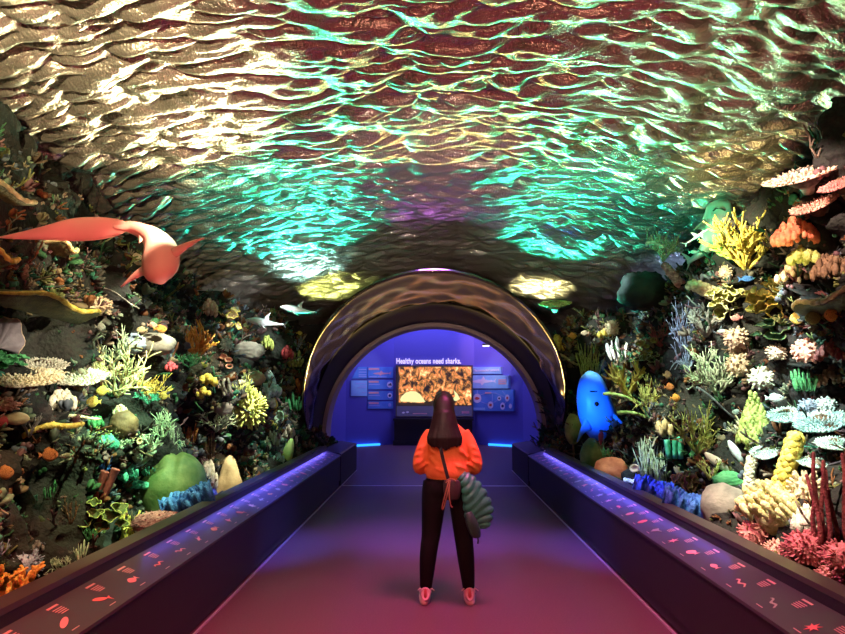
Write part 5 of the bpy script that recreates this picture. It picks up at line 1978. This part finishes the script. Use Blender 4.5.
# hair
hr = MB()
hr.blob(HC + Vector((0, -.008, .012)), 1, 26, 18, None, squash=(.086, .098, .108))
r = random.Random(3)
loft(hr, [(HC.x, -.015, 1.565, .045, .04), (HC.x, -.045, 1.52, .074, .056), (HC.x, -.070, 1.44, .086, .058), (HC.x + .004, -.092, 1.36, .100, .058), (HC.x + .006, -.108, 1.28, .118, .048), (HC.x + .006, -.118, 1.22, .126, .036), (HC.x + .006, -.122, 1.185, .118, .018)], UPY, n=26)
for i in range(22):
    t = -1 + 2 * i / 21
    x0 = HC.x + t * .07
    x1 = HC.x + .004 + t * .125 + r.uniform(-.006, .006)
    z1 = 1.165 + .035 * t * t + r.uniform(-.012, .012)
    hr.tube([(x0 * .7 + HC.x * .3, -.030 - .03 * (1 - t * t), 1.545), (x0, -.088 - .035 * (1 - t * t), 1.44), ((x0 + x1) / 2, -.112 - .03 * (1 - t * t), 1.33), (x1, -.132 - .022 * (1 - t * t), 1.25), (x1, -.134 - .016 * (1 - t * t), z1)], [.012, .014, .014, .013, .005], n=6)
ho = hr.build('hair', m_hair, person)
remesh(ho, .0065, 5)

# crossbody bag with its strap
bag = empty('crossbody_bag', PO + Vector((.03, -.15, .86)), 'small dark crossbody bag with tan cords on a black strap across the orange sweater', 'bag')
bo_ = Vector((.03, -.15, .86))
mb = MB()
pts = [(-.092, .075, 1.338), (-.088, .03, 1.358), (-.083, -.05, 1.345), (-.072, -.118, 1.28), (-.055, -.150, 1.18), (-.036, -.148, 1.09), (-.018, -.152, 1.02), (-.004, -.152, .965), (.008, -.146, .925)]
sp = spline(pts, 30)
rings = []
for i, p in enumerate(sp):
    t = Vector(sp[min(29, i + 1)] - sp[max(0, i - 1)]).normalized()
    nrm = Vector((p[0] * .6, p[1] if p[2] < 1.33 else 0, .6 if p[2] > 1.33 else 0)).normalized()
    w = t.cross(nrm).normalized() * .013
    c = Vector(p) - bo_
    n2 = nrm * .0025
    rings.append([c - w - n2, c + w - n2, c + w + n2, c - w + n2])
mb.ring_loft(rings)
mb.build('strap', m_black, bag, smooth=False)
mb = MB()
loft(mb, [(.0, .0, .075, .05, .012), (.0, -.004, .06, .062, .024), (.002, -.006, .0, .066, .028), (.0, -.004, -.055, .056, .022), (0, 0, -.068, .044, .010)], UPY, n=16)
mb.build('pouch', mat('bag_dark', (.035, .014, .016), .6, bump=.2, bscale=40), bag)
for a in (((-.02, -.03, .09), (-.045, -.04, .0), (-.075, -.035, -.12), (-.065, -.036, -.13), (-.035, -.042, -.02), (-.012, -.034, .085)), ((-.015, -.03, .085), (-.022, -.042, -.02), (-.012, -.040, -.10), (.0, -.036, -.12)), ((.03, -.03, .07), (.0, -.036, .085), (-.03, -.03, .08), (-.045, -.028, .06))):
    mb = MB()
    q = spline(a, 18)
    mb.tube([tuple(x) for x in q], .0055, n=6)
    mb.build('cord', m_tanlea, bag)

# quilted jacket hanging at the hip
jk = empty('puffer_jacket', PO + Vector((.2, -.1, .75)), 'dark green quilted puffer jacket hanging at the right hip of the person', 'jacket')
jo = Vector((.2, -.1, .75))
mb = MB()
rows = spline([(.10, -.115, .965, .040, .035), (.135, -.125, .93, .066, .045), (.175, -.125, .86, .088, .055), (.21, -.115, .77, .108, .062), (.238, -.10, .68, .112, .062), (.252, -.095, .61, .085, .052), (.25, -.09, .575, .050, .030)], 60)
rings = []
for i, q in enumerate(rows):
    a = rows[max(0, i - 1)]
    c = rows[min(59, i + 1)]
    t = Vector(c[:3] - a[:3]).normalized()
    w = t.cross(Vector((0, 1, 0))).normalized()
    h = w.cross(t)
    rg = []
    for k_ in range(28):
        an = 2 * PI * k_ / 28
        # quilting channels run round the jacket, sagging to one side
        ph = i / 59 * 9.5 + .35 * math.cos(an) + .25 * math.sin(2 * an + i * .1)
        pf = 1 - .26 * (1 - abs(math.sin(PI * ph))) ** 1.8
        pf *= 1 + .10 * math.sin(3 * an + i * .08)
        rg.append(Vector(q[:3]) - jo + w * q[3] * pf * math.cos(an) + h * q[4] * pf * math.sin(an))
    rings.append(rg)
mb.ring_loft(rings)
mb.build('quilted_body', m_jack, jk)
mb = MB()
rows = spline([(.15, -.17, .70, .028, .022), (.17, -.178, .64, .042, .03), (.195, -.165, .575, .044, .03), (.212, -.155, .53, .036, .026), (.215, -.152, .51, .022, .016)], 26)
loft(mb, [tuple(np.array(q) - np.array([*jo, 0, 0])) for q in rows[::4]], UPY, n=16, steps=26)
mb.build('sleeve', mat('green_quilt_dark', (.02, .06, .045), .55), jk)
mb = MB()
mb.tube([Vector((.222, -.15, .53)) - jo, Vector((.226, -.15, .49)) - jo, Vector((.223, -.15, .47)) - jo], .006, n=6)
mb.build('drawcord', m_black, jk)

# ------------------------------------------------------------------ light
w = bpy.data.worlds.new('world')
sc.world = w
w.use_nodes = True
w.node_tree.nodes['Background'].inputs['Color'].default_value = (.10, .12, .16, 1)
w.node_tree.nodes['Background'].inputs['Strength'].default_value = .05


def spot(name, pos, tgt, col, power, size=60, blend=.6, rad=.05):
    if name in ('floor_wash', 'person_spot'):
        rad = .35
    l = bpy.data.lights.new(name, 'SPOT')
    l.color = col
    l.energy = power
    l.spot_size = math.radians(size)
    l.spot_blend = blend
    l.shadow_soft_size = rad
    o = bpy.data.objects.new(name, l)
    C.objects.link(o)
    o.location = pos
    o.rotation_euler = (Vector(tgt) - Vector(pos)).to_track_quat('-Z', 'Y').to_euler()
    return o


def area(name, pos, tgt, col, power, sx, sy):
    l = bpy.data.lights.new(name, 'AREA')
    l.shape = 'RECTANGLE'
    l.size, l.size_y = sx, sy
    l.color = col
    l.energy = power
    o = bpy.data.objects.new(name, l)
    C.objects.link(o)
    o.location = pos
    o.rotation_euler = (Vector(tgt) - Vector(pos)).to_track_quat('-Z', 'Y').to_euler()
    return o


def onceil(px, py):
    d = ray(px, py)
    t = .5
    while t < 30:
        p = CAM + d * t
        if p.z > ceil_z(p.x, p.y):
            return p
        t += .02
    return CAM + d * 8


WARM, YEL, TEAL, GRN, CYN, BLUE, PINK = (1, .82, .55), (1, .88, .42), (.15, 1, .72), (.25, 1, .45), (.4, .95, 1), (.12, .2, 1), (1, .42, .34)
# uplights washing the rippled ceiling, aimed up from above the rails and from the near end
for pos, px, col, pw, sz, bl in (
        ((-2.0, 8.0, 1.6), (80, 55), (1, .80, .40), 900, 36, .9),
        ((-1.9, 7.2, 1.5), (150, 55), (1, .86, .50), 420, 32, .9),
        ((-1.2, -.6, 2.75), (60, 50), (1, .80, .40), 2200, 28, .8),
        ((-1.0, -.6, 2.75), (160, 60), (1, .86, .48), 700, 24, .8),
        ((-1.7, 9.4, 1.6), (270, 110), (.02, .85, .36), 560, 36, .9),
        ((-1.9, 9.6, 2.5), (265, 160), (.02, .9, .46), 460, 50, .9),
        ((-2.0, 10.3, 2.45), (285, 215), (.03, .9, .58), 800, 60, .9),
        ((-1.3, 4.0, 1.6), (275, 205), (.05, .9, .55), 420, 40, .9),
        ((-2.2, 10.4, 2.2), (306, 260), (.45, 1, .88), 200, 50, .9),
        ((-2.15, 11.0, 2.1), (333, 284), (.85, 1, .25), 130, 55, .8),
        ((1.7, 9.2, 1.6), (625, 95), (.02, .85, .26), 480, 36, .9),
        ((1.8, 9.6, 2.5), (610, 150), (.02, .9, .40), 460, 50, .9),
        ((1.8, 10.4, 2.45), (585, 215), (.03, .9, .52), 800, 60, .9),
        ((1.3, 3.8, 1.6), (600, 200), (.05, .9, .48), 420, 42, .9),
        ((2.0, 10.8, 2.1), (542, 284), (1, .95, .42), 240, 50, .8),
        ((1.9, 9.0, 1.7), (768, 160), (1, .82, .28), 420, 26, .9),
        ((1.6, 3.4, 1.2), (762, 160), (1, .84, .30), 240, 26, .9),
        ((1.9, 7.0, 1.3), (740, 35), (.45, 1, .55), 200, 40, .9),
        ((.3, -.6, 2.0), (430, 50), (1, .38, .26), 260, 80, .9),
        ((0, 2.4, 2.0), (435, 230), (1, .78, .62), 620, 50, .9),  # added fill for the dark centre of the ceiling
        ((1.2, 10.2, 2.9), (600, 215), (.10, .28, 1), 110, 34, .9)):
    spot('uplight', pos, onceil(*px), col, pw, sz, bl)

# reef spots, hung close under the ceiling over the walkway edge
for s, px, py, col, pw, sz in (
        (-1, 122, 362, (1, .96, .66), 230, 24), (-1, 70, 300, (1, .85, .50), 110, 28),
        (-1, 60, 418, (1, .80, .50), 70, 20),
        (-1, 112, 445, (.35, 1, .62), 170, 24), (-1, 150, 430, (.75, 1, .60), 90, 20), (-1, 110, 522, (.85, 1, .45), 200, 26), (-1, 15, 582, (1, .72, .36), 130, 26),
        (-1, 196, 342, (1, .66, .42), 180, 18), (-1, 250, 400, (.85, 1, .75), 260, 22), (-1, 205, 380, (.9, 1, .5), 110, 16), (-1, 225, 478, (1, .85, .55), 220, 20),
        (-1, 170, 490, (.7, 1, .6), 120, 20), (-1, 300, 380, (.8, 1, .6), 130, 22), (-1, 285, 450, (.7, 1, .85), 110, 16),
        (-1, 165, 405, (.85, 1, .75), 110, 20), (-1, 232, 345, (.95, .95, .8), 110, 24), (-1, 285, 425, (.8, 1, .85), 110, 20), (-1, 200, 440, (1, .9, .7), 90, 16), (-1, 270, 345, (.9, 1, .8), 80, 18),  # spots added to brighten the dark left middle of the reef
        (-1, 90, 470, (.5, 1, .6), 70, 18), (1, 600, 330, (.9, .95, .8), 90, 20), (1, 690, 330, (.8, .9, 1), 90, 22), (1, 665, 420, (1, .9, .6), 90, 18), (1, 830, 380, (1, .6, .5), 50, 20),
        (1, 742, 248, (1, .92, .55), 170, 30), (1, 812, 215, (1, .66, .52), 120, 32), (1, 745, 350, (1, .88, .70), 150, 24), (1, 805, 350, (1, .72, .5), 80, 18), (1, 740, 300, (1, .95, .55), 120, 20),
        (1, 808, 430, (.62, 1, .95), 230, 28), (1, 775, 500, (1, .95, .62), 250, 26), (1, 800, 550, (1, .62, .55), 110, 24), (1, 750, 420, (.95, 1, .6), 110, 20),
        (1, 700, 430, (.80, 1, .60), 140, 26), (1, 712, 370, (.75, 1, .75), 110, 20), (1, 640, 470, (.7, .95, .8), 120, 24), (1, 725, 500, (1, .95, .8), 90, 16),
        (1, 655, 300, (.55, .85, 1), 110, 34), (1, 560, 330, (1, .9, .5), 60, 20), (1, 612, 468, (1, .6, .4), 80, 10)):
    P, _ = hit(s, px, py)
    pos = Vector((s * 1.5, P.y - .8, 3.4)) if pw < 900 else Vector((s * .4, P.y - 2.2, 2.6))
    spot('reef_spot', pos, P, col, pw * 3.1, sz * 1.25, .8, .02)

for q, sz in (((158, 256), 13), ((110, 236), 12), ((60, 234), 12), ((12, 236), 10)):
    spot('shark_spot', (-.3, 2.4, 1.9), atY(*q, 4.1), (1, .20, .17), 72, sz + 3, .5)
P, _ = hit(-1, 45, 375)
spot('reef_spot', (-.3, P.y - 1.6, 2.3), P, (1, .86, .64), 520, 24, .8, .02)  # unseen lamps added low over the walkway to reach the shelf-shaded table corals
P, _ = hit(-1, 60, 418)
spot('reef_spot', (-.3, P.y - 1.4, 2.1), P, (1, .80, .52), 70, 14, .8, .02)
spot('shark_spot', (1.9, 5.2, 2.2), atY(714, 228, 6.6), (.02, 1, .40), 150, 24, .5)
spot('shark_spot', (1.0, 7.0, 1.3), atY(597, 404, 8.7), (.02, .22, 1), 700, 24, .8)
spot('shark_spot', (-1.0, 7.0, 2.3), atY(280, 316, 8.6), (.9, 1, .97), 420, 20, .6)
# added warm lamps, standing in for reef reflections inside the tunnel arch
spot('arch_glint_fill', (-1.3, 12.6, .4), (-.9, 9.2, 2.7), (1, .66, .20), 700, 50, .9)
spot('arch_glint_fill', (1.3, 12.6, .4), (1.0, 9.2, 2.7), (1, .66, .20), 700, 50, .9)
spot('arch_glint_fill', (-1.2, 6.4, .9), (1.2, 9.2, 2.6), (1, .74, .30), 120, 30, .9)
spot('arch_glint_fill', (1.2, 6.4, .9), (-1.2, 9.2, 2.6), (1, .74, .30), 120, 30, .9)
P, _ = hit(1, 632, 376)
spot('reef_spot', (.9, P.y - 2.4, 2.7), P + Vector((-.1, -.4, .05)), (1, .94, .55), 1300, 25, .8, .02)  # unseen lamps added to brighten the yellow thicket and white sponge
P, _ = hit(1, 615, 350)
spot('reef_spot', (.7, P.y - 2.4, 2.9), P + Vector((-.1, -.3, .03)), (.9, 1, 1), 700, 13, .8, .02)
# backdrop wash behind the reef
spot('backdrop_wash', (-3.2, 5.6, 3.2), (-4.4, 7.6, 2.6), (.35, .6, .9), 40, 120, .9)
spot('backdrop_wash', (3.2, 8.4, 3.2), (4.4, 10.4, 2.8), (.35, .55, 1), 40, 120, .9)
# walkway
spot('floor_wash', (-.6, 1.6, 3.6), (-.6, 2.4, 0), (1, .07, .09), 850, 95, .9)
spot('floor_wash', (.6, 4.4, 3.6), (.6, 4.6, 0), (.85, .11, .36), 760, 90, .9)
spot('floor_wash', (0, 7.6, 3.6), (0, 7.8, 0), (.36, .14, 1), 1500, 50, .9)
spot('floor_wash', (0, 11.0, 2.8), (0, 11.6, 0), (.12, .10, 1), 170, 56, .9)
for k in (-1, 1):
    # light strips tucked under the lip of the ledge, shining on the sloping labels
    for y0, y1, pw in ((4.2, 5.4, .8), (5.4, 7.0, 2.0), (7.0, 9.0, 4.0), (9.0, 11.0, 5.0)):
        l = area('rail_strip', (k * 1.822, (y0 + y1) / 2, .668), (k * 1.69, (y0 + y1) / 2, .55), (.16, .12, 1), pw, y1 - y0, .02)
    spot('rail_spot', (k * .5, 6.0, 3.4), (k * 1.74, 6.7, .6), (.12, .11, 1), 1100, 36, 1)
    spot('rail_spot', (k * .5, 8.0, 3.2), (k * 1.74, 9.0, .6), (.16, .13, 1), 1100, 36, 1)
spot('rail_spot', (-.3, 2.0, 3.3), (-1.75, 3.2, .6), (1, .45, .36), 90, 44, .8)
spot('rail_spot', (.3, 2.0, 3.3), (1.75, 3.2, .6), (1, .45, .36), 90, 44, .8)
spot('person_spot', (-.3, 1.4, 3.3), PO + Vector((0, 0, 1.2)), (1, .72, .55), 230, 26, .7)
# far room
area('far_wash', (0, 19.0, 4.95), (0, 19.9, 3.4), (.34, .29, 1), 210, 5, .4)
area('far_wash', (0, 15.6, 4.8), (0, 15.9, 0), (.10, .10, 1), 60, 3, 1)
spot('far_spot', (1.9, 17.2, 4.7), (1.9, 19.5, 3.3), (1, .45, .75), 420, 50, .9)
spot('far_spot', (0, 16.5, 4.6), (-2.0, 19.4, 2.2), (.62, .70, 1), 200, 20, .8)
spot('far_spot', (0, 16.5, 4.6), (2.0, 19.4, 2.2), (.80, .82, 1), 240, 20, .8)
spot('reveal_spot', (1.5, 17, 4.2), (-1.5, 13.2, 2.2), (1, .75, .7), 60, 70, .8)

# repeats of one kind share a group
from collections import Counter
GROUPS = {'reef_fish': 'small fish among the corals', 'fact_panel': 'blue fact panels on the wall of the far room', 'reef_shark': 'small white sharks hung over the reef',
          'light_strip': 'blue light strips at the wall foot', 'label_rail': 'creature label rails along the walkway'}
roots = [o for o in C.objects if o.parent is None and o.get('label') and not o.get('kind') and not o.get('group')]
cnt = Counter(o.name.split('.')[0] for o in roots)
for o in roots:
    k = o.name.split('.')[0]
    if cnt[k] > 1:
        o['group'] = GROUPS.get(k, k.replace('_', ' ') + 's on the reef')

sc.view_settings.view_transform = 'Standard'
sc.view_settings.look = 'None'
sc.view_settings.exposure = 0.0
sc.view_settings.gamma = 1.0
sc.view_settings.use_curve_mapping = False
sc.cycles.use_denoising = True
sc.cycles.sample_clamp_indirect = 4.0
